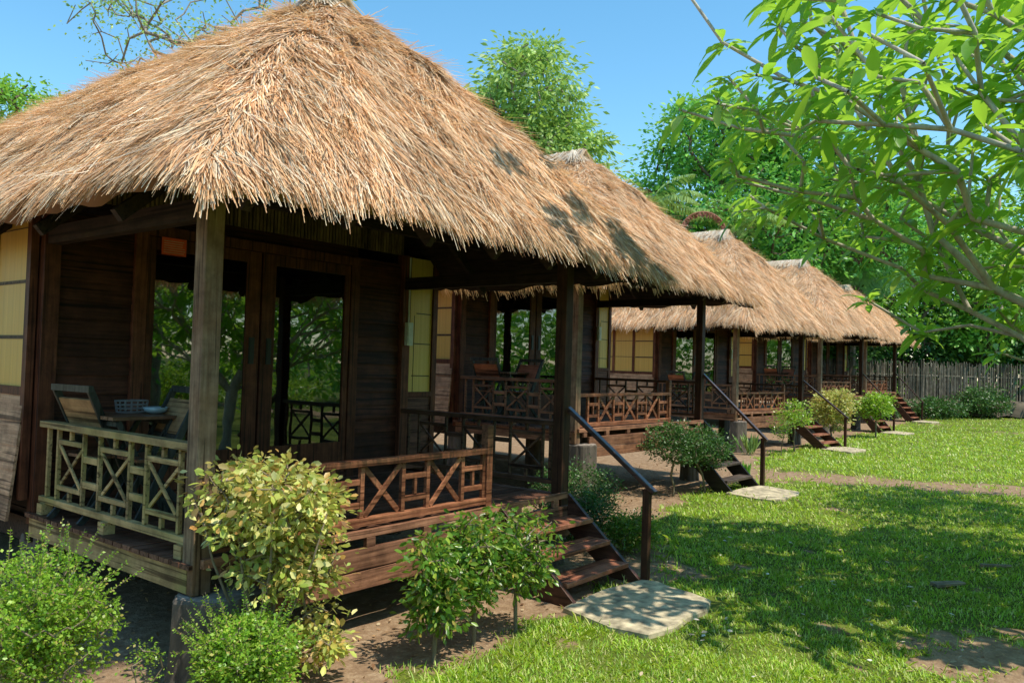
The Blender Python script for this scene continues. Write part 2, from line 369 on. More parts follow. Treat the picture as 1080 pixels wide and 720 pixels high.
def branch_mesh(name, nodes, par, w, r_tip, r_trunk, mat, sides=5, power=.45):
    w = np.maximum(w, 1); rad = r_tip+(r_trunk-r_tip)*((w/w[0])**power); 
    mb = MB(); V = []; F = []
    n = len(nodes); P = np.array(nodes); par = np.array(par)
    idx = np.arange(1, n); A = P[par[idx]]; B = P[idx]; d = unit(B-A)
    a = unit(np.cross(d, np.where(np.abs(d[:, 2:3]) > .9, np.array([[1., 0, 0]]), np.array([[0, 0, 1.]])))); b = np.cross(d, a)
    ra = np.minimum(rad[par[idx]], rad[idx]*1.25+.002)[:, None]; rb = rad[idx][:, None]
    rings = []
    for C, r in ((A, ra), (B+d*rb*.4, rb)):
        for k in range(sides):
            t = 2*PI*k/sides; rings.append(C+(a*math.cos(t)+b*math.sin(t))*r)
    V = np.stack(rings, 1).reshape(-1, 3); base = np.arange(len(idx))[:, None]*2*sides
    F = np.concatenate([base+np.array([[k, (k+1) % sides, sides+(k+1) % sides, sides+k]]) for k in range(sides)])
    return fastmesh(name, V, [F], mat, True)

def tree(name, label, cat, base, lobes, ntips, leaves, lsize, lmat, bmat, r_trunk=.2, r_tip=.008, trunk_top=.35, cl=.5, kind='quad',
         lw=.45, group=None, droop=0., up=.3, seed=1, sides=5, shell=.55, first=None, step=.6, crown_name='crown', keep=None, leafgap=None):
    rng = np.random.default_rng(seed); base = np.array(base, float)
    tips = []
    wts = np.array([l[3]*l[4]*l[5] for l in lobes], float)**.7; wts /= wts.sum()
    while len(tips) < ntips:
        l = lobes[rng.choice(len(lobes), p=wts)]
        v = rng.normal(size=3); v /= np.linalg.norm(v); r = (shell+(1-shell)*rng.random()) if rng.random() < .8 else rng.random()**.5
        q = np.array(l[:3])+v*r*np.array(l[3:6])
        if q[2] < .1: continue
        qw = base+q
        if keep is not None and not keep(qw): continue
        tips.append(q)
    tips = np.array(tips)
    h = max(t[2] for t in tips)
    fst = first or [(0.02*h*rng.normal(), 0.02*h*rng.normal(), h*trunk_top*.5), (0.03*h*rng.normal(), 0.03*h*rng.normal(), h*trunk_top)]
    nodes, par, w, ti = network((0, 0, -.08), tips, step, fst)
    root = empty(name, tuple(base)); tag(root, label, cat, group)
    link('trunk', branch_mesh('trunk', nodes, par, w, r_tip, r_trunk, bmat, sides), root)
    n = ntips*leaves; T = np.repeat(tips, leaves, 0)
    off = np.clip(rng.normal(size=(n, 3)), -1.7, 1.7)*cl*np.array([1, 1, .6])*np.repeat(.5+rng.random(ntips), leaves)[:, None]
    P = T+off; 
    D = unit(off*1.0+rand_unit(n, rng)*cl*.8+np.array([0, 0, -droop*cl])); Nn = unit(rand_unit(n, rng)*.8+np.array([0, 0, 1.])*up*2.4)
    s = lsize*(.6+.8*rng.random(n)); V, F = leaf_arrays(P, D, Nn, s, s*lw, kind, droop*.3)
    ok = True
    link(crown_name, fastmesh(crown_name, V, F, lmat), root)
    return root

# ------------------------------------------------------------------ thatch roof (shared by the five bungalows)
D_, W_ = 2.385, 4.075
EX0, EX1, EY0, EY1 = -.47, W_+.80, -.72, 10.6
RX, RY0, RY1 = 2.15, 1.55, 8.6
ZE, ZR = 2.45, 4.90
def roof_t(x, y):
    a = (x-EX0)/(RX-EX0); b = (EX1-x)/(EX1-RX); c = (y-EY0)/(RY0-EY0); d = (EY1-y)/(EY1-RY1)
    S = np.stack([a, b, c, d]); k = 14.
    return -np.log(np.exp(-k*S).sum(0))/k
def roof_z(x, y):
    t = roof_t(x, y); tt = np.clip(t, 0, 1.0)
    return ZE+(ZR-ZE)*(tt+.065*np.sin(PI*tt))+np.where(t < 0, t*2.6, 0)+.045*fbm(x, y, 0, 4, 1.7)+.028*fbm(x, y, 0, 8, 6)
def roof_meshes():
    xs = np.linspace(EX0+.02, EX1-.02, 70); ys = np.linspace(EY0+.02, EY1-.02, 120)
    X, Y = np.meshgrid(xs, ys); Z = roof_z(X, Y); nx, ny = len(xs), len(ys)
    top = np.stack([X.ravel(), Y.ravel(), Z.ravel()], 1); bot = top.copy(); bot[:, 2] -= .20
    bot[:, 2] = np.minimum(bot[:, 2], ZR-.25)
    i = (np.arange(nx-1)[None, :]+np.arange(ny-1)[:, None]*nx).ravel(); n = nx*ny
    F = [np.stack([i, i+1, i+1+nx, i+nx], 1), np.stack([i+n, i+nx+n, i+1+nx+n, i+1+n], 1)]
    e = np.concatenate([np.arange(nx), np.arange(1, ny)*nx+nx-1, (ny-1)*nx+np.arange(nx-2, -1, -1), np.arange(ny-2, 0, -1)*nx])
    e2 = np.roll(e, -1); F.append(np.stack([e, e+n, e2+n, e2], 1))
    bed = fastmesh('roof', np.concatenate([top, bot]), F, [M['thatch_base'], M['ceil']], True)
    mi = np.zeros(len(bed.polygons), dtype=np.int32); mi[len(i):2*len(i)] = 1; bed.polygons.foreach_set("material_index", mi)
    # strands
    rng = np.random.default_rng(5)
    def sample(n, face):
        x = rng.uniform(EX0, EX1, n*6); y = rng.uniform(EY0, EY1, n*6)
        S = np.stack([(x-EX0)/(RX-EX0), (EX1-x)/(EX1-RX), (y-EY0)/(RY0-EY0), (EY1-y)/(EY1-RY1)])
        k = np.argmin(S, 0) == face; return x[k][:n], y[k][:n]
    xs_, ys_ = [], []
    for face, n in ((0, 74000), (1, 9000), (2, 64000), (3, 3000)):
        a, b = sample(n, face); xs_.append(a); ys_.append(b)
    # eave fringe, thicker
    for _ in range(1):
        n = 5200; t = rng.random(n); x = EX0+(EX1-EX0)*t; xs_.append(x); ys_.append(EY0+.12*rng.random(n)**1.5)
        n = 6500; t = rng.random(n)**1.5; xs_.append(EX0+.12*rng.random(n)**1.5); ys_.append(EY0+(EY1-EY0)*t)
        n = 4500; t = rng.random(n)**1.3; xs_.append(EX1-.12*rng.random(n)**1.5); ys_.append(EY0+(EY1-EY0)*t)
        n = 1200; xs_.append(EX0+(EX1-EX0)*rng.random(n)); ys_.append(EY1-.12*rng.random(n))
    x = np.concatenate(xs_); y = np.concatenate(ys_); n = len(x)
    e = .05; z = roof_z(x, y); gx = (roof_z(x+e, y)-roof_z(x-e, y))/(2*e); gy = (roof_z(x, y+e)-roof_z(x, y-e))/(2*e)
    gx = np.clip(gx, -1.6, 1.6); gy = np.clip(gy, -1.6, 1.6)
    nrm = unit(np.stack([-gx, -gy, np.ones(n)], 1)); h = unit(np.stack([-gx, -gy, np.zeros(n)], 1))
    ang = .38*fbm(x, y, 0, 12, 1.6)+.30*fbm(x, y, 0, 31, 5)+rng.normal(size=n)*.26
    ca, sa = np.cos(ang), np.sin(ang); h = np.stack([h[:, 0]*ca-h[:, 1]*sa, h[:, 0]*sa+h[:, 1]*ca, np.zeros(n)], 1)
    slope = h[:, 0]*gx+h[:, 1]*gy
    d = unit(np.stack([h[:, 0], h[:, 1], slope], 1))
    t = roof_t(x, y); wild = rng.random(n) < .06
    ln = rng.uniform(.20, .48, n)*np.where(wild, 1.25, 1); lift = (.010+.034*rng.random(n)**2+.045*np.clip(fbm(x, y, 0, 7, 4), 0, 1))+np.where(wild, .05*rng.random(n), 0)
    P0 = np.stack([x, y, z], 1)+nrm*(.012*rng.random(n))[:, None]-d*(ln*.35)[:, None]
    edge = np.clip(1-t/.07, 0, 1)
    sag = edge*rng.uniform(.02, .16, n)
    P1 = P0+d*(ln*.5)[:, None]+nrm*(lift*.8)[:, None]; P2 = P0+d*ln[:, None]+nrm*(lift*(1+wild*1.2))[:, None]
    P2[:, 2] -= sag*ln*1.6; P2[:, :2] -= h[:, :2]*(sag*ln*.5)[:, None]; P1[:, 2] -= sag*ln*.3
    side = unit(np.cross(d, nrm)+nrm*rng.normal(size=n)[:, None]*.28); wd = rng.uniform(.0018, .0056, n)[:, None]
    V = np.stack([P0-side*wd, P0+side*wd, P1+side*wd, P1-side*wd, P2+side*wd*.5, P2-side*wd*.5], 1).reshape(-1, 3)
    b = np.arange(n)[:, None]*6; F = [np.concatenate([b+np.array([[0, 1, 2, 3]]), b+np.array([[3, 2, 4, 5]])])]
    straw = fastmesh('thatch', V, F, M['thatch'])
    # ridge cap: pale straw and split bamboo laid over the ridge
    n = 5200; yy = rng.uniform(RY0-.12, RY1+.15, n); sg = np.where(rng.random(n) < .5, -1, 1)
    P0 = np.stack([RX+rng.normal(size=n)*.03, yy, ZR+.035+.03*rng.random(n)], 1)
    dd = unit(np.stack([sg*.72, rng.normal(size=n)*.16, -.58+rng.normal(size=n)*.08], 1)); ln = rng.uniform(.28, .55, n)[:, None]
    P2 = P0+dd*ln; side = np.tile([[0, 1., 0]], (n, 1)); wd = rng.uniform(.006, .014, n)[:, None]
    V = np.stack([P0-side*wd, P0+side*wd, P2+side*wd*.7, P2-side*wd*.7], 1).reshape(-1, 3); F = [np.arange(n)[:, None]*4+np.arange(4)[None, :]]
    n2 = 380; a = rng.uniform(0, PI, n2); P0b = np.stack([RX+np.cos(a)*.22, np.full(n2, RY0+.02), ZR+.02-.10*rng.random(n2)], 1)
    db = unit(np.stack([np.cos(a)*.8, -np.sin(a)*.9-.1, -.75+0*a], 1)); P2b = P0b+db*rng.uniform(.2, .42, n2)[:, None]; sb = unit(np.cross(db, np.tile([[0, 0, 1.]], (n2, 1))))
    V2 = np.stack([P0b-sb*.007, P0b+sb*.007, P2b+sb*.005, P2b-sb*.005], 1).reshape(-1, 3)
    F2 = len(V)+np.arange(n2)[:, None]*4+np.arange(4)[None, :]
    cap = fastmesh('ridge_cap', np.concatenate([V, V2]), [F[0], F2], M['ridge'])
    return bed, straw, cap

# ------------------------------------------------------------------ bungalow
def side_rail_mb(x, D=D_):
    """railing running back along y; patterned panels of crossed slats"""
    mb = MB(); jit = lambda: random.uniform(-.004, .004)
    mb.box(x-.045, x+.045, .06, D-.05, .70, .75); mb.box(x-.03, x+.03, .065, D-.05, .09, .14)
    ups = [.13, .23, .67, .90, 1.36, 1.62, 2.06, 2.24]
    for u in ups: mb.box(x-.016, x+.016, u-.014+jit(), u+.014+jit(), .142, .698)
    for a, b in ((.23, .67), (.90, 1.36), (1.62, 2.06)):
        for z in (.60, .24): mb.box(x-.016, x+.016, a+.02, b-.02, z-.018, z+.018)
        c = (a+b)/2
        mb.box(x-.014, x+.014, c-.016, c+.016, .142, .216); mb.box(x-.014, x+.014, c-.016, c+.016, .624, .698)
        mb.bar((x-.006, a+.03, .262), (x-.006, b-.03, .578), .016, .027, (1, 0, 0)); mb.bar((x+.010, a+.03, .578), (x+.010, b-.03, .262), .016, .027, (1, 0, 0))
    for a, b in ((.67, .90), (1.36, 1.62)):
        for z in (.50, .31): mb.box(x-.016, x+.016, a+.02, b-.02, z-.025, z+.025)
    return mb
def front_rail_mb():
    mb = MB(); y = 0.0
    mb.box(.07, 2.84, y-.045, y+.045, .50, .55); mb.box(.07, 2.84, y-.035, y+.035, .04, .10)
    for a in (.34, 1.07, 1.80, 2.53):
        for u in (a, a+.29): mb.box(u-.02, u+.02, y-.018, y+.018, .102, .498)
        for z in (.38, .20): mb.box(a+.022, a+.268, y-.016, y+.016, z-.022, z+.022)
        mb.box(a+.13, a+.16, y-.014, y+.014, .224, .356)
        if a < 2.5:
            p, q = a+.32, a+.70
            mb.bar((p, y-.008, .11), (q, y-.008, .49), .016, .045, (0, 1, 0)); mb.bar((p, y+.010, .49), (q, y+.010, .11), .016, .045, (0, 1, 0))
    return mb
def copy_to(parent, o, z=None, x=None, y=None):
    c = copy_tree(o, parent)
    if z is not None: c.location.z = z
    return c

def build_shared(root, hd):
    """all parts above deck level, in deck coordinates, lifted by hd"""
    up = (0, 0, hd)
    bed, straw, cap = roof_meshes()
    r = link('roof', bed, root, up); link('thatch', straw, r); link('ridge_cap', cap, r)
    for k in range(7):                                   # rafters below the front slope
        x = EX0+.35+k*(EX1-EX0-.7)/6; q = 1-abs(x-RX)/2.85
        ra = MB(); ra.bar((x, EY0+.12, ZE-.24), (x, EY0+.12+q*2.1, ZE-.24+q*2.1*1.02), .06, .09); ra.obj('rafter', M['beam_y'], r)
    for k in range(4):
        y = .5+k*1.2; q = min(1, (y-EY0)/2.3)*.92
        for (a_, b_) in ((EX0+.1, EX0+.1+(RX-EX0)*q), (EX1-.1, EX1-.1-(EX1-RX)*q)):
            ra = MB(); ra.bar((a_, y, ZE-.24), (b_, y, ZE-.24+2.27*q), .06, .09, (0, 1, 0)); ra.obj('rafter', M['beam_y'], r)
    # posts
    for x, mt in ((0, 'post'), (W_, 'post_dark')):
        b = MB(); b.box(x-.065, x+.065, -.065, .065, -.20, 2.44); b.obj('post', M[mt], root, up, bevel=.008)
    b = MB(); b.box(2.835, 2.915, -.04, .04, -.1, .76); b.obj('newel_post', M['rail_x'], root, up, bevel=.006)
    b = MB(); b.box(-.25, W_+.35, -.05, .05, 2.442, 2.56); b.obj('beam', M['beam_x'], root, up)
    for x in (-.0, W_):
        b = MB(); b.box(x-.05, x+.05, .052, D_-.06, 2.20, 2.34); b.obj('beam', M['beam_y'], root, up)
    b = MB(); b.box(.06, W_-.06, 1.1, 1.18, 2.60, 2.70); b.obj('beam', M['beam_x'], root, up)
    # deck
    b = MB(); y = -.06
    while y < D_-.02:
        b.box(-.09, W_+.06, y, y+.112, -.032+random.uniform(-.002, 0), random.uniform(-.002, 0)); y += .125
    b.obj('deck', M['deck'], root, up)
    b = MB()
    b.box(-.07, -.03, 0.0, D_, -.19, -.035); b.obj('side_beam', M['olive_y'], root, up)
    for k in (0, 5, 10): b = MB(); b.box(-.055, .03, .1+k*.21, .1+k*.21+.09, .001, .088); b.obj('rail_block', M['olive_y'], root, up)
    b = MB(); b.box(.25, W_+.04, -.115, -.075, -.265, -.105); b.box(.25, W_+.04, -.112, -.078, -.415, -.275)
    b.box(-.02, W_+.0, -.108, -.07, -.03, .03)
    for k in range(7): b.box(.1+k*.62, .19+k*.62, -.11, -.07, -.104, -.031)
    b.obj('fascia', M['fascia'], root, up, bevel=.004)
    b = MB()
    for yy in (.4, 1.2, 2.0): b.box(0.02, W_-.02, yy, yy+.08, -.18, -.04)
    b.obj('joist', M['beam_x'], root, up)
    # railings
    side_rail_mb(0).obj('railing', M['olive_y'], root, up, bevel=.003)
    side_rail_mb(W_).obj('railing', M['rail_y'], root, up, bevel=.003)
    front_rail_mb().obj('railing', M['rail_x'], root, up, bevel=.003)
    # porch wall
    b = MB()
    def boards(x0, x1, z0, z1, y):
        z = z0
        while z < z1-.02:
            h = min(.16, z1-z); b.add([(x0, y, z), (x1, y, z), (x1, y+.02, z+h+.01), (x0, y+.02, z+h+.01), (x0, y+.05, z), (x1, y+.05, z), (x1, y+.05, z+h), (x0, y+.05, z+h)],
                                      [(0, 1, 2, 3), (1, 0, 4, 5), (0, 3, 7, 4), (2, 1, 5, 6), (5, 4, 7, 6)]); z += .16
    boards(.07, .70, 0, 2.5, D_+.0); boards(3.33, 4.00, 0, 2.5, D_+.0); boards(.70, 3.33, 2.50, 2.62, D_+.01)
    b.obj('wall_panel', M['wall_x'], root, up)
    b = MB()
    for x in (0.0, W_): b.box(x-.065, x+.065, D_-.05, D_+.08, -.1, 2.62)
    for x in (.76, 3.27): b.box(x-.06, x+.06, D_-.03, D_+.07, 0, 2.499)
    b.box(.821, 3.209, D_-.03, D_+.07, 2.40, 2.499); b.box(.821, 3.209, D_-.03, D_+.07, 0.0, .05)
    b.obj('wall_frame', M['frame_z'], root, up, bevel=.004)
    b = MB(); x = .02
    while x < W_-.05:
        b.tube([(x+.02, D_+.03, 2.625), (x+.02, D_+.03, 2.98)], .021, 6); x += .043
    b.obj('bamboo_gable', M['gable'], root, up)
    # sliding doors
    for (x0, x1, hx) in ((.83, 2.02, 1.93), (2.04, 3.20, 2.13)):
        b = MB(); s = .13
        y0, y1 = (D_-.012, D_+.028) if x0 < 1 else (D_-.018, D_+.022)
        lw = .07 if x0 < 1 else .16; rw = .16 if x0 < 1 else .07
        b.box(x0, x0+lw, y0, y1, .055, 2.395); b.box(x1-rw, x1, y0, y1, .055, 2.395)
        b.box(x0+lw, x1-rw, y0+.002, y1-.002, .055, .40); b.box(x0+lw, x1-rw, y0+.002, y1-.002, 2.28, 2.395)
        d = b.obj('door', M['frame_z'], root, up, bevel=.004)
        g = MB(); g.box(x0+lw-.005, x1-rw+.005, D_+.003, D_+.009, .395, 2.285); g.obj('glass', M['glass'], d)
        h = MB(); h.box(hx-.03, hx+.03, y0-.012, y0-.001, 1.25, 1.52); h.box(hx-.02, hx+.02, y0-.016, y0-.011, 1.28, 1.49); h.obj('handle', M['black'], d)
    b = MB(); b.box(.93, 1.17, D_-.045, D_-.04, 2.24, 2.40)
    nb = b.obj('notice', M['red'], root, up)
    t = MB()
    for k in range(6):
        w = random.uniform(.17, .21); t.box(.948, .948+w, D_-.0475, D_-.0455, 2.26+k*.021, 2.267+k*.021)
    t.obj('print', M['print'], nb)
    # room shell
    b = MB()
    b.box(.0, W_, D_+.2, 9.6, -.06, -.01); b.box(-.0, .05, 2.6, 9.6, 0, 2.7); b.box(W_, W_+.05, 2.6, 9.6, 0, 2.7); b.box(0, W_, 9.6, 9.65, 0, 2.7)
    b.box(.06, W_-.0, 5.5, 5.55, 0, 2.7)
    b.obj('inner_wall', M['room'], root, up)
    n = 26
    for (xa, xb) in ((2.95, 3.2), (.92, 1.12)):
        b = MB()
        pts = [(xa+(xb-xa)*i/n, D_+.16+.018*math.sin(i*1.9)) for i in range(n+1)]
        vs = [(x, y, .12) for x, y in pts]+[(x, y, 2.35) for x, y in pts]
        b.add(vs, [(i, i+1, n+2+i, n+1+i) for i in range(n)])
        b.obj('curtain', M['curtain'], root, up, smooth=True)
    # side wall with flattened bamboo above, lapped planks below
    XS = -.11
    b = MB()
    y = 2.50
    while y < 9.4:
        b.box(XS-.012, XS+.01, y, min(y+.62, 9.4), 1.02, 2.7); y += .70
    for z in (1.44, 1.90, 2.33):
        for k in range(10): b.box(XS-.017, XS-.0125, 2.5+k*.7, 3.1+k*.7, z-.008+random.uniform(-.02, .02), z+.004, 1)
    b.obj('bamboo_panel', [M['bam_y'], M['bam_node']], root, up)
    b = MB()
    b.box(XS-.03, XS+.03, D_+.03, D_+.11, .1, 2.7)
    for k in range(10): b.box(XS-.03, XS+.02, 3.12+k*.7, 3.2+k*.7, 1.02, 2.7)
    b.box(XS-.03, XS+.03, D_+.111, 9.5, .95, 1.02)
    b.obj('side_frame', M['frame_z'], root, up)
    b = MB()
    for k in range(5):
        z1 = .95-k*.20; o = k*.018
        b.add([(XS-.02-o, D_+.06, z1), (XS-.045-o, D_+.06, z1-.21), (XS-.02-o, D_+.06, z1-.21), (XS-.0-o, D_+.06, z1),
               (XS-.02-o, 9.5, z1), (XS-.045-o, 9.5, z1-.21), (XS-.02-o, 9.5, z1-.21), (XS-.0-o, 9.5, z1)],
              [(0, 1, 5, 4), (0, 3, 2, 1), (1, 2, 6, 5), (4, 5, 6, 7), (0, 4, 7, 3), (3, 7, 6, 2)])
    b.obj('side_plank', M['plank_y'], root, up)
    # wing at the right of the porch wall
    b = MB(); b.box(W_+.07, W_+.52, D_+.03, D_+.05, .95, 2.62); 
    for z in (1.15, 1.55, 1.93, 2.3):
        b.box(W_+.15+random.uniform(0, .1), W_+.50, D_+.0255, D_+.0295, z-.006, z+.006, 1)
    b.box(W_+.21, W_+.216, D_+.0265, D_+.0296, .95, 1.9, 1)
    b.obj('bamboo_panel', [M['bam_x'], M['bam_node']], root, up)
    b = MB(); b.box(W_+.52, W_+.60, D_-.0, D_+.09, -.1, 2.62); b.box(W_+.066, W_+.519, D_+.0, D_+.06, .89, .949); b.obj('side_frame', M['frame_z'], root, up)
    b = MB()
    for k in range(6): b.box(W_+.066, W_+.518, D_+.02-.002*(k % 2), D_+.05, .0+k*.148, .143+k*.148)
    b.obj('side_plank', M['plank_x'], root, up)
    b = MB(); b.box(W_+.60, W_+.65, D_+.09, 9.6, 0.0, 2.62); b.obj('outer_wall', M['wall_x'], root, up)
    b = MB(); b.tube([(W_+.02, D_-.065, 1.80), (W_+.02, D_-.065, 2.6)], .010, 8)
    b.box(W_-.03, W_+.065, D_-.105, D_-.052, 1.52, 1.80); b.box(W_-.02, W_+.055, D_-.111, D_-.105, 1.55, 1.77)
    b.obj('meter_box', M['white'], root, up, bevel=.003)

def stump(root, x, y, top, r, seed, gz=0.0):
    rng = random.Random(seed); n = 36; mb = MB(); ph = [rng.uniform(0, 6) for _ in range(3)]
    rr = lambda t, s: r*s*(1+.07*math.sin(2*t+ph[0])+.06*math.sin(5*t+ph[1])+.03*math.sin(11*t+ph[2]))
    rings = [(0, 1.12), (.12, 1.02), (.5*top, .98), (top-.02, .96), (top, .90)]
    for (z, s) in rings:
        mb.v += [(x+rr(2*PI*k/n, s)*math.cos(2*PI*k/n), y+rr(2*PI*k/n, s)*math.sin(2*PI*k/n), z-.05 if z == 0 else z+rng.uniform(-.006, .006)) for k in range(n)]
    for i in range(len(rings)-1):
        for k in range(n): mb.f.append((i*n+k, i*n+(k+1) % n, (i+1)*n+(k+1) % n, (i+1)*n+k)); mb.mi.append(0)
    mb.f.append(tuple((len(rings)-1)*n+k for k in range(n))); mb.mi.append(1)
    mb.obj('stump', [M['stump'], M['stump_top']], root)

def build_lower(root, hd, seed, stump_r=.22, Ls=1.2):
    """stair, handrail and foundation stumps, which follow the height of the deck"""
    n = max(3, round(hd/.205)-1)
    for x in (2.965, W_-.0):
        b = MB(); w = .024
        y0, z0, y1, z1 = -.12, hd+.02, -Ls+.02, 0.0
        prof = [(y0, z0), (y1-.06, z1+.0), (y1+.30, z1-.0), (y0, z0-.36)]
        vs = [(x-w, p, q) for p, q in prof]+[(x+w, p, q) for p, q in prof]
        b.add(vs, [(0, 1, 2, 3), (7, 6, 5, 4), (0, 4, 5, 1), (1, 5, 6, 2), (2, 6, 7, 3), (3, 7, 4, 0)]); b.obj('stringer', M['stringer'], root, bevel=.003)
    for k in range(1, n+1):
        z = hd*k/(n+1); y = -.10-(Ls-.14)*(1-k/(n+1)); b = MB()
        b.box(2.992, W_-.027, y-.13, y+.13, z-.045, z); b.obj('tread', M['tread'], root, bevel=.006)
    b = MB(); b.box(W_+.028, W_+.095, -Ls-.05, -Ls+.02, -.1, .90); b.obj('handrail_post', M['post_dark'], root, bevel=.005)
    b = MB(); p = Vector((W_+.045, -.03, hd+.90)); q = Vector((W_+.062, -Ls-.02, .93)); e = q+(q-p).normalized()*.10
    b.bar(p, e, .075, .045, (1, 0, 0)); b.obj('handrail', M['handrail'], root, bevel=.008)
    tops = hd-.42
    stump(root, .13, -.06, hd-.205, .27 if hd < .75 else .22, seed)
    stump(root, W_, .16, hd-.21, stump_r*.8, seed+1)
    for j, (x, y) in enumerate(((.1, 2.5), (W_, 2.5), (2.1, 2.4), (.2, 5.5), (W_, 5.5))): stump(root, x, y, hd-.2, stump_r*.75, seed+2+j)
    b = MB(); b.box(-.05, W_+.6, 2.42, 2.50, hd-.25, hd-.07); b.box(-.05, .03, 2.5, 9.5, hd-.25, hd-.06); b.box(W_+.5, W_+.6, 2.5, 9.5, hd-.25, hd-.06)
    b.obj('floor_beam', M['beam_x'], root)

HUTS = [  # x, y, rot, deck height abs, label
    (0.0, 0.0, 0.0, .743, 1.00, "largest and nearest thatched bungalow with red notice on its sliding door"),
    (7.25, 1.943, -.028, 1.115, 1.00, "second thatched bungalow along the row, its black stair just behind the nearest stair's handrail"),
    (17.45, 3.66, -.091, .98, 1.14, "third thatched bungalow from the camera with bright red brown porch boards"),
    (26.0, 4.12, -.076, 1.28, 1.10, "fourth thatched bungalow along the row, behind the round croton bush"),
    (34.3, 4.75, -.07, 1.33, 1.02, "farthest thatched bungalow with grey brown roof beside the bamboo fence")]
roots = []
for i, (x, y, a, dz, rs, lab) in enumerate(HUTS):
    gz = float(ground_z(x+2, y)); hd = dz-gz if i else .743
    if i == 0: gz = 0.0
    root = empty('bungalow', (x, y, gz), a); tag(root, lab, 'bungalow', 'thatched bungalows in a row')
    if i == 0: build_shared(root, hd)
    else:
        for ch in [c for c in roots[0][0].children if not c.get('own')]:
            c = copy_tree(ch, root); c.location.z = hd
            if c.name.startswith(('railing', 'side_beam', 'rail_block')) and c.data.materials[0] == M['olive_y']:
                c.material_slots[0].link = 'OBJECT'; c.material_slots[0].material = M['rail_y2']
            if c.name.startswith('roof'): c.scale.z = rs; c.location.z = hd+ZE*(1-rs)
    before = set(root.children)
    build_lower(root, hd, 40+10*i, .22, (.97, 1.22, 1.30, 1.2, 1.2)[i])
    for c in root.children:
        if c not in before:
            c['own'] = 1
            if i == 1 and c.name.startswith('stringer'): c.data.materials[0] = M['stair_shade']  # shade on the second stair is painted in
            if i == 1 and c.name.startswith('tread'): c.data.materials[0] = M['tread_shade']
    roots.append((root, hd, gz, a))
for root, *_ in roots:
    for c in root.children:
        if 'own' in c: del c['own']
for nm in ('post',):   # far huts have darker red-brown posts
    pass
def hut_pt(i, x, y, z=0.0):
    r, hd, gz, a = roots[i]; X, Y = HUTS[i][0], HUTS[i][1]
    return (X+math.cos(a)*x-math.sin(a)*y, Y+math.sin(a)*x+math.cos(a)*y, gz+z)

# ------------------------------------------------------------------ stone slabs at the stair feet
def slab(pts, thick, label, z0):
    mb = MB(); n = len(pts); c = np.mean(pts, 0)
    ring = lambda s, z: [(c[0]+(p[0]-c[0])*s, c[1]+(p[1]-c[1])*s, z+random.uniform(-.004, .004)) for p in pts]
    mb.v = ring(1.0, z0-.05)+ring(1.0, z0+thick-.012)+ring(.975, z0+thick)
    for r in range(2):
        for k in range(n): mb.f.append((r*n+k, r*n+(k+1) % n, (r+1)*n+(k+1) % n, (r+1)*n+k)); mb.mi.append(0)
    mb.f.append(tuple(2*n+k for k in range(n))); mb.mi.append(0)
    tag(mb.obj('stone_slab', M['slab']), label, 'slab', 'stone slabs at the foot of the stairs')
S = [(2.82, -.93), (2.74, -1.22), (2.66, -1.48), (2.70, -1.80), (3.02, -1.87), (3.30, -1.83), (3.62, -1.86), (3.90, -1.77), (4.00, -1.55), (4.05, -1.30), (4.13, -1.12), (4.08, -.98), (3.5, -.90)]
slab(S, .05, "pale tan stone slab at the foot of the nearest stair", float(ground_z(3.3, -1.5)))
for i, lb in ((1, "grey stone slab at the foot of the second bungalow's black stair"), (2, "stone slab below the third bungalow's red brown stair"),
              (3, "stone slab under the stair by the round croton bush"), (4, "thin stone slab at the farthest stair near the fence")):
    q = [hut_pt(i, p[0], p[1]-.22) for p in S]; slab([(a[0], a[1]) for a in q], .05, lb, float(ground_z(q[4][0], q[4][1])))

# ------------------------------------------------------------------ porch furniture
def make_chair(mat):
    """folding wooden chair facing +x, back at -x"""
    r = empty('folding_chair', (0, 0, 0))
    for y in (-.23, .23):
        b = MB(); b.bar((-.24, y, .92), (.20, y, 0), .025, .05, (0, 1, 0)); b.obj('leg', M['chairframe'], r, bevel=.003)
        yy = y*.86
        b = MB(); b.bar((.17, yy, .46), (-.26, yy, 0), .025, .045, (0, 1, 0)); b.obj('leg', M['chairframe'], r, bevel=.003)
    b = MB()
    for k in range(6): b.box(-.20+k*.068, -.14+k*.068, -.24, .24, .445, .465)
    b.obj('seat', M['table'], r)
    b = MB(); b.bar((-.160, -.215, .735), (-.160, .215, .735), .018, .26, (.9, 0, .43)); b.obj('backrest', mat, r)
    b = MB(); b.bar((-.245, -.25, .925), (-.245, .25, .925), .035, .045); b.obj('crossbar', M['chairframe'], r)
    b = MB(); b.bar((-.10, -.24, .60), (-.10, .24, .60), .02, .03); b.obj('crossbar', M['chairframe'], r)
    return r
def make_table():
    r = empty('folding_table', (0, 0, 0)); b = MB()
    for k in range(7): b.box(-.36, .36, -.30+k*.087, -.222+k*.087, .72, .742)
    b.obj('table_top', M['table'], r)
    for s in (-1, 1):
        b = MB(); b.bar((-.28*s, -.25, 0), (.28*s, -.25, .71), .025, .045, (0, 1, 0)); b.bar((-.28*s, .25, 0), (.28*s, .25, .71), .025, .045, (0, 1, 0)); b.bar((.28*s, -.25, .69), (.28*s, .25, .69), .03, .03)
        b.obj('leg', M['chairframe'], r)
    return r
ch_y = make_chair(M['chairback']); ch_r = make_chair(M['chairback_red']); tb = make_table()
where = {0: "the nearest bungalow's porch", 1: "the second bungalow's porch", 2: "the third bungalow's porch", 3: "the fourth bungalow's shaded porch"}
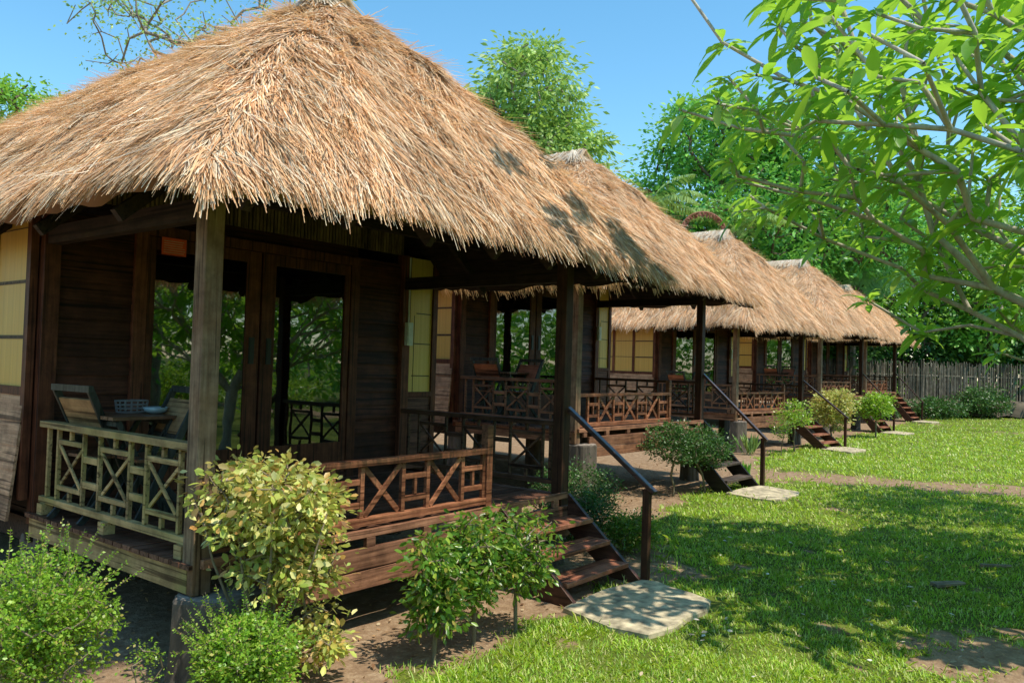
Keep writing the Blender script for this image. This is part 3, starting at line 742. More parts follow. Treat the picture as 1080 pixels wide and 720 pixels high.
for i in range(4):
    r, hd, gz, a = roots[i]
    for (x, y, rz, side) in ((.24, 1.84, .08, "left of the table"), (.43, 1.42, PI-.1, "right of the table")):
        src = ch_y if i == 0 else ch_r; first = (rz < 1 and i < 2)
        c = src if first else copy_tree(src)
        c.location = hut_pt(i, x, y, hd); c.rotation_euler.z = a+rz; c.scale = (1.1, 1.1, 1.12)
        tag(c, ("pale-backed folding chair " if i == 0 else "red-backed folding chair ")+side+" on "+where[i], 'chair', 'folding chairs on the porches')
    t = tb if i == 0 else copy_tree(tb); t.location = hut_pt(i, .36, 1.66, hd); t.rotation_euler.z = a; t.scale = (.78, 1, 1.12)
    tag(t, "slatted wooden folding table on "+where[i], 'table', 'folding tables on the porches')
b = MB(); n = 16
for k in range(n):
    t = 2*PI*k/n; b.bar((.115*math.cos(t), .085*math.sin(t), 0.004), (.13*math.cos(t), .10*math.sin(t), .10), .006, .006)
for z, s in ((.005, .9), (.035, .93), (.065, .97), (.098, 1.0)):
    b.tube([(.13*s*math.cos(2*PI*k/n), .10*s*math.sin(2*PI*k/n), z+.004) for k in range(n+1)], .005, 6)
o = b.obj('basket', M['basket'], None, hut_pt(0, .42, 1.76, .743+.832)); tag(o, "small grey wire basket on the nearest porch table", 'basket')
b = MB(); rs = [(.05, .0), (.085, .02), (.10, .055), (.095, .055), (.08, .025), (.0, .012)]; n = 20; V = []
for r_, z_ in rs: V += [(r_*math.cos(2*PI*k/n), r_*math.sin(2*PI*k/n), z_) for k in range(n)]
b.add(V, [(i*n+k, i*n+(k+1) % n, (i+1)*n+(k+1) % n, (i+1)*n+k) for i in range(len(rs)-1) for k in range(n)]+[tuple(range(n))[::-1]])
o = b.obj('bowl', M['glassware'], None, hut_pt(0, .55, 1.62, .743+.832), smooth=True); tag(o, "small pale glass bowl beside the wire basket on the table", 'bowl')

# ------------------------------------------------------------------ plants
LM = {}
LM['box'] = leafmat('bright_box_leaf', [(0.10, 0.24, 0.015), (0.22, 0.42, 0.03), (0.46, 0.60, 0.09), (0.16, 0.34, 0.03), (0.30, 0.50, 0.05), (0.14, 0.30, 0.03), (0.55, 0.42, 0.12)], (0.5, 0.75, 0.06), .35, .35, 4)
LM['croton'] = leafmat('variegated_leaf', [(0.14, 0.26, 0.03), (0.55, 0.60, 0.13), (0.85, 0.76, 0.34), (0.26, 0.40, 0.05), (0.62, 0.30, 0.10), (0.50, 0.58, 0.10), (0.28, 0.13, 0.07)], (0.8, 0.75, 0.2), .3, .4, 3)
LM['jas'] = leafmat('glossy_shrub_leaf', [(0.04, 0.12, 0.015), (0.10, 0.23, 0.025), (0.34, 0.46, 0.06), (0.07, 0.17, 0.02), (0.12, 0.26, 0.03), (0.05, 0.14, 0.02), (0.50, 0.36, 0.08)], (0.38, 0.58, 0.05), .3, .3, 3)
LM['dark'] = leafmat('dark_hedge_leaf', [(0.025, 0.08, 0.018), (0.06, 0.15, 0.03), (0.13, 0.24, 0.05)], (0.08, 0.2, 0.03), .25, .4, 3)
LM['fran'] = leafmat('frangipani_leaf', [(0.045, 0.17, 0.025), (0.11, 0.30, 0.04), (0.25, 0.47, 0.06), (0.06, 0.21, 0.03), (0.16, 0.36, 0.045), (0.50, 0.56, 0.10)], (0.52, 0.85, 0.07), .45, .35, 1.2)
LM['tall'] = leafmat('tall_tree_leaf', [(0.13, 0.27, 0.07), (0.28, 0.46, 0.10), (0.52, 0.66, 0.20)], (0.5, 0.74, 0.12), .3, .45, .5)
LM['big'] = leafmat('deep_green_leaf', [(0.04, 0.17, 0.045), (0.11, 0.36, 0.07), (0.32, 0.62, 0.10)], (0.32, 0.75, 0.09), .3, .45, .35)
LM['mid'] = leafmat('mid_green_leaf', [(0.07, 0.20, 0.03), (0.16, 0.38, 0.05), (0.38, 0.62, 0.09)], (0.45, 0.8, 0.07), .3, .45, .4)
LM['dk'] = leafmat('dark_green_leaf', [(0.02, 0.08, 0.02), (0.05, 0.15, 0.03), (0.10, 0.25, 0.04)], (0.08, 0.2, 0.03), .25, .5, .5)  # darkest leaf green, for the low background trees
LM['palm'] = leafmat('palm_leaf', [(0.14, 0.27, 0.07), (0.34, 0.46, 0.14)], (0.4, 0.6, 0.12), .3, .4, .5)
LM['paddle'] = leafmat('paddle_leaf', [(0.10, 0.24, 0.07), (0.17, 0.36, 0.10)], (0.3, 0.6, 0.12), .3, .4, 1)
LM['red'] = leafmat('dry_red_frond', [(0.30, 0.10, 0.06), (0.42, 0.18, 0.11)], (0.4, 0.2, 0.1), .2, .5, 2)
BK = {'grey': bark('grey_bark', (0.16, 0.13, 0.10), (0.40, 0.35, 0.28), 8), 'brown': bark('brown_bark', (0.07, 0.05, 0.035), (0.20, 0.14, 0.09), 8),
      'stem': bark('stem_bark', (0.12, 0.09, 0.05), (0.30, 0.24, 0.15), 12)}
def gpt(x, y): return (x, y, float(ground_z(x, y)))

def shrub(name, label, pos, lobes, tips, leaves, ls, lm, cl, seed, stems=None, group=None, kind='quad', lw=.5, bm='stem', rt=.02, cat='bush', tt=.25, droop=0., rtip=.003, shell=.6, up=.3):
    return tree(name, label, cat, pos, lobes, tips, leaves, ls, lm, BK[bm], rt, rtip, tt, cl, kind, lw, group, droop, up, seed, 5, shell, None, .12, 'foliage')
# two bright clipped bushes in front
def box_bush(x, y, r, h, seed, label):
    rt = shrub('box_bush', label, gpt(x, y), [(0, 0, h*.55, r, r, h*.46)], 430, 34, .022, LM['box'], .035, seed, group='bright small-leaved bushes in the foreground', lw=.75, rt=.022, cat='bush', shell=.35, rtip=.002)
    # thin upright shoots with paired leaves
    rng = np.random.default_rng(seed+5); P = []; Dd = []; mb = MB()
    for _ in range(60):
        v = rng.normal(size=3); v[2] = abs(v[2])*.9+.15; v /= np.linalg.norm(v)
        s = np.array([v[0]*r*.9, v[1]*r*.9, h*.55+v[2]*h*.43]); d = unit((v+np.array([0, 0, .5])+rng.normal(size=3)*.25)[None])[0]; ln = rng.uniform(.10, .27)
        mb.tube([s-d*.08, s+d*ln*.5, s+d*ln+np.array([0, 0, .01])], [.002, .0015, .001], 4, False)
        k = int(ln/.015)
        for j in range(k):
            p = s+d*ln*j/k
            for sg in (-1, 1): P.append(p); q = np.cross(d, rng.normal(size=3)); Dd.append(q/np.linalg.norm(q)*sg+d*.5)
    V, F = leaf_arrays(np.array(P), np.array(Dd), rand_unit(len(P), rng)+np.array([0, 0, 1.2]), rng.uniform(.014, .024, len(P)), .013)
    sh = mb.obj('shoot', BK['stem'], rt); link('shoot_leaf', fastmesh('shoot_leaf', V, F, LM['box']), sh)
box_bush(-.90, .10, .41, .92, 3, "bright green small-leaved bush at the bottom left corner")
box_bush(-.03, -.64, .30, .54, 4, "bright green small-leaved bush below the tall variegated shrub")
shrub('small_shoot_plant', "tiny sprig of green shoots between the two bright bushes", gpt(-.52, -.42), [(0, 0, .28, .10, .10, .18)], 16, 26, .016, LM['box'], .03, 61, lw=.7, rt=.005, cat='plant')
# tall variegated shrub
cr = shrub('variegated_shrub', "tall yellow green variegated shrub on bare stems before the nearest porch corner", gpt(.25, -.36),
      [(-.02, 0, 1.20, .44, .44, .22), (.0, -.03, 1.04, .42, .40, .14), (.30, .1, 1.15, .28, .28, .20), (.34, -.1, .70, .17, .15, .26), (.30, -.2, .28, .2, .18, .18), (.05, -.1, .75, .3, .25, .18)], 400, 18, .054, LM['croton'], .055, 7, kind='leaf', lw=.52, rt=.02, tt=.3, droop=.25, rtip=.004, shell=.4)
for k in range(11):
    a = k*2.4; r0 = .03+.010*k; rng_ = random.Random(k); q = (math.cos(a)*(.12+.03*k), math.sin(a)*(.12+.03*k))
    mb = MB(); mb.tube([(math.cos(a)*r0, math.sin(a)*r0, -.04), (math.cos(a)*r0*1.4+rng_.uniform(-.03, .03), math.sin(a)*r0*1.4, .45), (q[0]*.8, q[1]*.8, .8), (q[0], q[1], 1.1)], [.013, .010, .008, .005], 6)
    mb.obj('stem', BK['stem'], cr, smooth=True)
for (x, y, h, rr, sd, lb) in ((1.25, -.92, .90, .17, 21, "slim green shrub on one bare stem, leftmost of the three before the steps"),
                          (1.70, -.90, .97, .21, 22, "middle green shrub of the three slim ones before the nearest steps"),
                          (2.14, -.95, 1.02, .26, 23, "fullest of the three slim green shrubs, touching the nearest steps")):
    shrub('slim_shrub', lb, gpt(x, y), [(0, 0, h-.30, rr*1.15, rr*1.15, .29), (0, 0, h-.50, rr*.95, rr*.95, .2)], 95, 19, .056, LM['jas'], .06, sd, group='slim green shrubs before the steps', kind='leaf', lw=.42, rt=.017, tt=.5, droop=.3, rtip=.003)
# hedge bushes right of the nearest stair
for (x, y, r, h, sd, lb) in ((4.95, .35, .42, .62, 31, "low dark green bush right behind the nearest handrail post"), (6.1, 1.15, .62, .75, 32, "rounded dark green bush behind the low one, under the second bungalow's corner"),
                         (5.15, -.25, .28, .40, 33, "small lighter green bush at the lawn edge by the handrail post")):
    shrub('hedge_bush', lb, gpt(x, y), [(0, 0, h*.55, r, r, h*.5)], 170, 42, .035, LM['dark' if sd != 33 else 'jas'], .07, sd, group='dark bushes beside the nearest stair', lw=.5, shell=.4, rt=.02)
# bushes on thin stems by the second stair
for (x, y, h, rr, sd, lb) in ((*hut_pt(1, 2.0, -.60)[:2], 1.2, .50, 35, "dark leafy bush on thin bare stems left of the second stair"), (*hut_pt(1, 2.75, -.80)[:2], 1.15, .42, 36, "dark bush on thin stems against the second stair")):
    shrub('stemmed_bush', lb, gpt(x, y), [(0, 0, h-.34, rr, rr, .34), (rr*.4, 0, h-.45, rr*.7, rr*.7, .3)], 110, 40, .045, LM['dark'], .08, sd, group='bushes on thin stems by the second stair', lw=.5, rt=.02, tt=.3, rtip=.004)
def blades(name, label, pos, n, h, seed, mat):
    rng = np.random.default_rng(seed); a = rng.uniform(0, 2*PI, n); tilt = rng.uniform(.1, .55, n); ln = h*rng.uniform(.6, 1, n)
    D = np.stack([np.cos(a)*tilt, np.sin(a)*tilt, np.ones(n)], 1); V, F = leaf_arrays(np.zeros((n, 3))+rng.normal(size=(n, 3))*np.array([.06, .06, 0]), D, np.stack([np.cos(a), np.sin(a), 0*a+.3], 1), ln, .045, 'leaf', .25)
    o = link(name, fastmesh(name, V, F, mat), None, pos); tag(o, label, 'plant')
blades('spiky_plant', "green sword-leaved plant beside the second bungalow's handrail post", gpt(*hut_pt(1, W_+.32, -.75)[:2]), 34, .62, 3, LM['mid'])
blades('spiky_plant', "clump of tall sword leaves in front of the third bungalow's stump", gpt(*hut_pt(2, -.25, -.55)[:2]), 30, .85, 5, LM['palm'])
shrub('young_bush', "light green young bush on thin stems before the third bungalow's stair", gpt(18.9, 2.55), [(0, 0, 1.05, .36, .36, .34)], 48, 34, .06, LM['box'], .12, 41, lw=.5, rt=.02, tt=.4)
shrub('young_bush', "small sapling on a bare stem left of the light green young bush", gpt(17.7, 2.5), [(0, 0, .75, .25, .25, .3)], 25, 26, .05, LM['jas'], .08, 42, lw=.5, rt=.012, tt=.4)
shrub('croton_bush', "round reddish yellow croton bush between the third and fourth stairs", gpt(24.6, 3.25), [(0, 0, 1.0, .58, .58, .62)], 100, 42, .10, LM['croton'], .16, 43, lw=.5, rt=.03, tt=.3)
shrub('croton_bush', "pale green round bush before the fourth bungalow's stair", gpt(26.4, 2.35), [(0, 0, 1.1, .45, .45, .38)], 80, 42, .09, LM['box'], .15, 44, lw=.5, rt=.03, tt=.4)
for (X, Z, r, h, sd, lb) in ((21.0, 40, 1.7, 1.0, 51, "dark rounded shrub at the foot of the fence, left"), (24.0, 41, 1.4, 1.6, 52, "taller dark shrub against the bamboo fence"), (17.8, 39.5, 1.3, .6, 53, "low dark shrub near the farthest slab")):
    x, y, _ = world_at(X, Z)
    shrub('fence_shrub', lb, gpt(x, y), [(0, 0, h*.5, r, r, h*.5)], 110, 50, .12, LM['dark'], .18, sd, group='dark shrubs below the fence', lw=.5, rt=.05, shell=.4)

# bamboo fence and earth bank at the far right
def fence():
    root = empty('bamboo_fence', world_at(20, 43)); tag(root, "grey bamboo cane fence on an earth bank behind the lawn", 'fence')
    A = Vector(world_at(15.0, 41.0)); B = Vector(world_at(34, 43.5)); n = 560; mb = MB(); bx, by = root.location.x, root.location.y
    for k in range(n):
        t = k/n; p = A.lerp(B, t); rr = random.uniform(.020, .034); h = 2.45+random.uniform(-.22, .2)
        p.x += random.uniform(-.05, .05); p.y += random.uniform(-.05, .05); dx = random.uniform(-.06, .06)
        mb.tube([(p.x-bx, p.y-by, .25), (p.x-bx+dx, p.y-by, .35+h)], [rr, rr*.8], 6)
    mb.obj('cane', M['fence'], root)
    for z in (.9, 2.2): mb = MB(); mb.bar((A.x-bx, A.y-by, z), (B.x-bx, B.y-by, z), .05, .06); mb.obj('rail', M['fence'], root)
M['fence'] = wood('old_bamboo_cane', (0.10, 0.08, 0.055), (0.44, 0.37, 0.27), 'z', .8)
fence()
def bank():
    A = Vector(world_at(19.0, 40.6)); B = Vector(world_at(36, 42.6)); d = (B-A).normalized(); s = Vector((-d.y, d.x, 0)); n = 60; V = []; F = []
    if s.dot(Vector((CF[0], CF[1], 0))) < 0: s = -s
    prof = [(0, -.1), (.08, .35), (.3, .62), (1.2, .68), (8, .7)]
    for i in range(n):
        p = A.lerp(B, i/(n-1))
        for (o, z) in prof: q = p+s*(o+.15*math.sin(i*.9)); V.append((q.x, q.y, z+.3+.05*math.sin(i*1.7+o)))
    m = len(prof); F = np.array([(i*m+k, (i+1)*m+k, (i+1)*m+k+1, i*m+k+1) for i in range(n-1) for k in range(m-1)])
    o = link('earth_bank', fastmesh('earth_bank', np.array(V), [F], M['bank'], True)); tag(o, kind='structure')
M['bank'] = plain('bank_soil', (0.11, 0.085, 0.055), .95, var=.5, scale=3)
bank()

# frangipani on the right: forked grey limbs ending in whorls of long leaves
def project(p):
    d = np.array(p)-CP; z = d@CF
    return (540+FPX*(d@CR)/z, 360-FPX*(d@CU)/z, z)
def fr_profile(h):
    return np.interp(h, [2.2, 3.0, 4.2, 6.5], [1, 1, 1, 1])
def frangipani():
    rng = np.random.default_rng(77); bx, by, _ = world_at(6.3, 7.1); base = np.array([bx, by, float(ground_z(bx, by))])
    right = np.array([math.cos(YAW), -math.sin(YAW), 0]); fw = np.array([math.sin(YAW), math.cos(YAW), 0])
    tips = []
    for k in range(60000):
        if len(tips) >= 640: break
        v = rng.normal(size=3); v /= np.linalg.norm(v); r = .25+.75*rng.random()**.6
        # crown leans toward the huts: a wide dome
        X = v[0]*4.0*r-.9; Z = v[1]*2.8*r+.4; h = 3.9+v[2]*2.9*r
        low = 4.25-1.05*np.clip((X+4.4)/2.4, 0, 1)-.85*np.clip((X+2.4)/1.3, 0, 1)-.55*np.clip((X+1.2)/1.0, 0, 1)
        if h < low+rng.normal()*.08: continue
        if tips and min(np.linalg.norm(np.array(tips)-np.array([X, Z, h]), axis=1)) < .26: continue
        tips.append([X, Z, h])
    for k in range(36):  # extra tips added above the frame to shade the nearest roof
        v = rng.normal(size=3); v /= np.linalg.norm(v); r = rng.random()**.4; q = [-4.1+1.6*v[0]*r, .4+1.8*v[1]*r, 6.3+.65*v[2]*r]; e = project(base+right*q[0]+fw*q[1]+np.array([0, 0, q[2]]))
        if e[0] > 800 or e[1] < -45: tips.append(q)
    T = np.array(tips); Tw = T[:, :1]*right+T[:, 1:2]*fw+np.array([0, 0, 1.])*T[:, 2:3]
    nodes, par, w, ti = network((0, 0, -.1), Tw, .45, [(-.02, .03, .7), (.05, .1, 1.35)], .4, .6, .55)
    root = empty('frangipani_tree', tuple(base)); tag(root, "frangipani tree with forked grey limbs and long leaves reaching in from the right", 'tree')
    link('trunk', branch_mesh('trunk', nodes, par, w, .011, .125, BK['fran'], 8, .55), root)
    P = []; D = []; Nn = []; Ls = []
    for i, t in enumerate(Tw):
        p = nodes[par[ti[i]]]; d = t-p; d = d/np.linalg.norm(d); d = d*.6+np.array([0, 0, .6]); d /= np.linalg.norm(d)
        n = rng.integers(8, 14); a0 = rng.uniform(0, 6)
        e1 = np.cross(d, [0, 0, 1.] if abs(d[2]) < .9 else [1., 0, 0]); e1 /= np.linalg.norm(e1); e2 = np.cross(d, e1)
        for k in range(n):
            a = a0+k*2.4; el = rng.uniform(-.15, .85); out = e1*math.cos(a)+e2*math.sin(a)
            dd = out*math.cos(el)+d*math.sin(el); P.append(t-d*.07*rng.random()*1.5); D.append(dd); nn = np.cross(np.cross(dd, [0, 0, 1.]), dd)+rng.normal(size=3)*.2; Nn.append(nn); Ls.append(rng.uniform(.22, .40))
    P, D, Nn, Ls = map(np.array, (P, D, Nn, Ls))
    n = len(P); D = unit(D); S = unit(np.cross(D, Nn)); U = np.cross(S, D); st = []
    dr = rng.uniform(.25, .8, n)[:, None]; L1 = Ls[:, None]; Wd = L1*rng.uniform(.24, .32, n)[:, None]
    def pt(t, wv, dz=0): return P+D*L1*t*(1-.12*dr*t)+S*Wd*wv+U*(L1*dz)-np.array([0, 0, 1.])*(dr*L1*t*t*.75)
    prof = [(.16, .10), (.38, .36), (.62, .5), (.84, .34)]
    st = [pt(0, 0)]
    for t, wv in prof: st += [pt(t, wv, .03), pt(t, 0), pt(t, -wv, .03)]
    st.append(pt(1, 0)); m = len(st); V = np.stack(st, 1).reshape(-1, 3); b = np.arange(n)[:, None]*m
    T_ = np.concatenate([b+np.array([[0, 1, 2]]), b+np.array([[0, 2, 3]]), b+np.array([[10, 13, 11]]), b+np.array([[11, 13, 12]])])
    Q = np.concatenate([b+np.array([[1+3*j, 4+3*j, 5+3*j, 2+3*j]]) for j in range(3)]+[b+np.array([[2+3*j, 5+3*j, 6+3*j, 3+3*j]]) for j in range(3)])
    link('crown', fastmesh('crown', V, [T_, Q], LM['fran'], True), root)
BK['fran'] = bark('frangipani_bark', (0.30, 0.25, 0.20), (0.66, 0.58, 0.48), 9)
frangipani()

# background trees: (X right, Z ahead, height...)
def bg(X, Z, lobes, tips, leaves, ls, lm, cl, seed, label, name='broadleaf_tree', group='trees behind the bungalows', bm='brown', rt=.25, lw=.45, tt=.35, droop=.2, shell=.6, kind='quad', rtip=.012):
    x, y, _ = world_at(X, Z); g = float(ground_z(x, y))
    R2 = [(l[0]*math.cos(YAW)+l[1]*math.sin(YAW), -l[0]*math.sin(YAW)+l[1]*math.cos(YAW), *l[2:]) for l in lobes]
    return tree(name, label, 'tree', (x, y, g), R2, tips, leaves, ls, lm, BK[bm], rt, rtip, tt, cl, kind, lw, group, droop, .3, seed, 5, shell, None, 1.0)
bg(-.7, 31, [(-2.0, 0, 11.0, 2.0, 1.7, 1.7), (1.1, 0, 12.6, 2.2, 1.8, 2.3), (2.4, 0, 9.8, 2.1, 1.9, 2.0), (-.9, 0, 8.8, 2.8, 2.2, 2.4), (1.2, 0, 6.4, 3.2, 2.3, 2.4)], 640, 56, .26, LM['tall'], .40, 101, "tall light green tree with narrow drooping leaves rising behind the second roof", 'tall_tree', bm='grey', rt=.22, tt=.5, droop=.5, lw=.40)
bg(10.6, 40, [(-4.0, 0, 9.6, 2.8, 2.6, 2.4), (-.5, 0, 13.4, 3.8, 3.2, 2.4), (3.8, 0, 12.4, 3.2, 2.6, 2.6), (6.8, 0, 9.8, 3.2, 2.6, 2.6), (-2.5, 1, 6.6, 4.4, 3, 2.8), (1.5, -1, 8.6, 5, 3.4, 3.4)], 1000, 62, .27, LM['big'], .55, 102, "big rounded deep green tree behind the third bungalow's roof", 'rain_tree', rt=.4, tt=.3, droop=.2, lw=.5)
bg(17.5, 48.5, [(0, 0, 9.0, 3.4, 3, 2.8), (2.5, 0, 6.5, 3.2, 3, 2.6), (-3, 0, 6.2, 3, 3, 2.6)], 330, 70, .29, LM['mid'], .6, 103, "green tree behind the fourth roof, right of the big rounded tree")
bg(24, 46, [(0, 0, 10.5, 4, 3.4, 3.2), (3, 0, 7, 4, 3.4, 3), (-3, 0, 6.5, 3.5, 3, 3)], 360, 70, .29, LM['mid'], .65, 104, "green tree behind the fence seen through the frangipani leaves")
bg(31, 47, [(0, 0, 9.5, 4, 3.4, 3.6), (-2, 0, 5.5, 4, 3.4, 3), (3, 0, 13, 4, 3, 3)], 300, 70, .29, LM['big'], .65, 105, "dark green tree at the right edge behind the fence")
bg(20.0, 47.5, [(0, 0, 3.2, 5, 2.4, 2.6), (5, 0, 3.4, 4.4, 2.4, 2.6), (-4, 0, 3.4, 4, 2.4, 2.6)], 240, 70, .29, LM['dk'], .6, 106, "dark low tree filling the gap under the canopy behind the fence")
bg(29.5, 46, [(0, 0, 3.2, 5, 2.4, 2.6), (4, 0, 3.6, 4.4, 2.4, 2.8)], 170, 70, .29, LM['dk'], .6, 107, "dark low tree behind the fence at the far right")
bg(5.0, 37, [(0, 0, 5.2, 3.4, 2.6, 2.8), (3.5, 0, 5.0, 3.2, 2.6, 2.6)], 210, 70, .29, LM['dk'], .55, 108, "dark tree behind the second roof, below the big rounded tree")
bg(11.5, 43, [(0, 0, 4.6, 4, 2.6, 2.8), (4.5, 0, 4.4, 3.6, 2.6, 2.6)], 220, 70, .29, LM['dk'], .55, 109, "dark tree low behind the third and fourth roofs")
# tree right behind the farthest roof and lighter bush by it
bg(25.0, 45.0, [(0, 0, 4.8, 1.6, 1.5, 1.3), (2.6, 0, 5.6, 2.6, 1.5, 1.8), (1.0, 0, 3.9, 2.4, 1.4, 1.2), (5.0, 0, 4.7, 2.4, 1.4, 1.6)], 230, 36, .34, LM['mid'], .35, 110, "light green large-leaved tree right of the farthest roof", lw=.42, kind='leaf', droop=.5)
# small crown at the left edge and bare-branched tree behind the nearest ridge
bg(-14.6, 23.5, [(0, 0, 9.0, 1.4, 1.2, .9)], 90, 40, .15, LM['mid'], .25, 111, "small piece of green crown at the left edge above the nearest roof", rt=.12, tt=.75)
bg(-6.9, 17.5, [(-.6, 0, 9.5, 1.6, 1.2, 1.2), (1.9, 0, 10.0, 1.3, 1.2, 1.3), (-2.0, 0, 9.2, 1.2, .9, 1.0)], 260, 10, .09, LM['tall'], .16, 112, "sparse thin-branched tree peeking over the nearest roof's ridge", 'sparse_tree', bm='grey', rt=.07, tt=.7, lw=.5, rtip=.004)

# palms and traveller's palm
def frond_palm(X, Z, h, n, ln, seed, label, mat, el=(.2, 1.1), name='palm', arch=1.0):
    rng = np.random.default_rng(seed); x, y, _ = world_at(X, Z); root = empty(name, gpt(x, y)); tag(root, label, 'palm', None)
    mb = MB(); mb.tube([(0, 0, -.1), (.05, .03, h*.5), (0, 0, h)], [.16, .12, .09], 8); mb.obj('trunk', BK['brown'], root, smooth=True)
    for k in range(n):
        a = 2*PI*k/n+rng.uniform(-.3, .3); e = rng.uniform(*el); pts = []; m = 22
        d = np.array([math.cos(a)*math.cos(e), math.sin(a)*math.cos(e), math.sin(e)]); p = np.array([0, 0, h])
        for j in range(m): pts.append(p.copy()); p = p+d*ln/m; d = d+np.array([0, 0, -.075*arch]); d /= np.linalg.norm(d)
        pts = np.array(pts); t = unit(np.gradient(pts, axis=0)); sd = unit(np.cross(t, np.tile([[0, 0, 1.]], (m, 1))))
        ps = np.repeat(pts[2:], 3, 0); ts = np.repeat(t[2:], 3, 0); ss = np.repeat(sd[2:], 3, 0); ps = ps+ts*rng.random((len(ps), 1))*ln/m
        u = np.linspace(0, 1, len(ps)); l = ln*.26*np.sin(PI*(.12+.85*u))
        V1, F1 = leaf_arrays(ps, ss+ts*.5+np.array([0, 0, -.35]), np.tile([[0, 0, 1.]], (len(ps), 1)), l, .05, 'quad', .3)
        V2, F2 = leaf_arrays(ps, -ss+ts*.5+np.array([0, 0, -.35]), np.tile([[0, 0, 1.]], (len(ps), 1)), l, .05, 'quad', .3)
        link('frond', fastmesh('frond', np.concatenate([V1, V2]), [F1[0], F2[0]+len(V1)], mat), root)
    return root
frond_palm(5.6, 33.5, 8.8, 13, 2.6, 5, "feathery palm with pale upright fronds between the second and third roofs", LM['palm'])
frond_palm(9.6, 35, 8.2, 14, 2.8, 6, "feathery palm with drooping fronds behind the third ridge", LM['palm'])
def red_frond():
    x, y, _ = world_at(6.5, 30.0); root = empty('dry_palm', gpt(x, y)); tag(root, "dry reddish palm with one arching frond above the third roof's ridge", 'palm')
    mb = MB(); mb.tube([(0, 0, -.1), (0, 0, 7.1)], [.08, .05], 7); mb.obj('trunk', BK['brown'], root)
    rt = np.array([math.cos(YAW), -math.sin(YAW), 0]); m = 60; th = np.linspace(PI*1.05, -.12*PI, m); c = rt*.55+np.array([0, 0, 7.25])
    pts = c+np.cos(th)[:, None]*rt*.85+np.sin(th)[:, None]*np.array([0, 0, 1.])*.80; t = unit(np.gradient(pts, axis=0))
    mb = MB(); mb.tube([tuple(p) for p in pts], .03, 6); mb.obj('frond', M['stemred'], root)
    ps = np.repeat(pts, 5, 0)+RNG.normal(size=(m*5, 3))*.03; inn = unit(c-ps); D = inn*.9+RNG.normal(size=(m*5, 3))*.35
    V, F = leaf_arrays(ps, D, RNG.normal(size=(m*5, 3)), .20, .05); link('leaflet', fastmesh('leaflet', V, F, LM['red']), root)
M['stemred'] = plain('dry_stem', (0.32, 0.12, 0.07), .7)
red_frond()
def traveller():
    x, y, _ = world_at(17.5, 41.4); root = empty('traveller_palm', gpt(x, y)); tag(root, "banana-like palm with big torn paddle leaves behind the farthest roof", 'palm')
    mb = MB(); mb.tube([(0, 0, -.1), (0, 0, 6.0)], [.25, .18], 8); mb.obj('trunk', BK['brown'], root)
    rt = np.array([math.cos(YAW), -math.sin(YAW), 0]); fw = np.array([math.sin(YAW), math.cos(YAW), 0])
    for k, an in enumerate((-1.0, -.6, -.25, .05, .35, .7, 1.05)):
        d = rt*math.sin(an)+np.array([0, 0, math.cos(an)])+fw*random.uniform(-.25, .25); d /= np.linalg.norm(d); ln = random.uniform(3.0, 4.0); p0 = np.array([0, 0, 5.8]); V = []; F = []; m = 26
        for j in range(m):
            u = j/(m-1); c = p0+d*(.8+ln*u)-np.array([0, 0, 1.])*(.22*ln*u*u)+rt*math.copysign(.25*u*u, an); wv = .55*math.sin(PI*min(1, .12+.88*u))**.6
            s = rt*math.cos(an)-np.array([0, 0, math.sin(an)]); 
            for sg in (-1, 1):
                b0 = len(V); tear = random.uniform(.0, .1)
                V += [c, c+d*ln/m*.92, c+d*ln/m*.7+s*sg*wv+fw*.1-np.array([0, 0, tear]), c-d*ln/m*.1+s*sg*wv+fw*.1-np.array([0, 0, tear])]; F.append((b0, b0+1, b0+2, b0+3))
        link('leaf', fastmesh('leaf', np.array(V), [np.array(F)], LM['paddle']), root)
        mb = MB(); mb.tube([tuple(p0), tuple(p0+d*.85)], .05, 6); mb.obj('leaf_stalk', BK['stem'], root)
traveller()

# trees standing on the photographer's side of the lawn: mirrored in the door glass, dappling the lawn
def lawn_tree(x, y, lobes, tips, leaves, ls, lm, cl, seed, label, rt=.16, tt=.4, bm='grey'):
    tree('garden_tree', label, 'tree', gpt(x, y), lobes, tips, leaves, ls, lm, BK[bm], rt, .01, tt, cl, 'quad', .45, 'garden trees across the lawn', .2, .3, seed, 5, .55, None, .7)
lawn_tree(12.5, -5.2, [(0, 0, 5.6, 2.5, 2.2, 1.4), (-1.5, .6, 5.0, 1.7, 1.6, 1.0)], 120, 36, .15, LM['mid'], .3, 201, "added off-frame tree shading the lawn from the far right")  # tree added beyond the right edge to cast shade on the lawn
lawn_tree(5.5, -10.5, [(0, 0, 5.2, 2.4, 2.2, 1.7), (1.5, -.5, 3.4, 1.8, 1.8, 1.3)], 160, 34, .14, LM['mid'], .3, 202, "garden tree on the lawn mirrored in the door glass")
lawn_tree(9.5, -13.5, [(0, 0, 5.4, 3.0, 2.4, 2.4), (-2.2, 0, 3.0, 2.4, 1.8, 1.8)], 220, 34, .16, LM['big'], .35, 203, "dense garden tree at the back of the lawn")
lawn_tree(1.5, -13.5, [(0, 0, 5.0, 2.8, 2.4, 2.2), (1.6, 0, 2.6, 2.2, 1.8, 1.6)], 200, 34, .16, LM['mid'], .35, 204, "bushy garden tree beyond the photographer's left")
lawn_tree(16, -12, [(0, 0, 5.5, 3.2, 2.4, 2.6), (0, 0, 2.6, 3, 1.8, 1.8)], 220, 34, .18, LM['big'], .38, 205, "dense garden tree at the far end of the lawn")
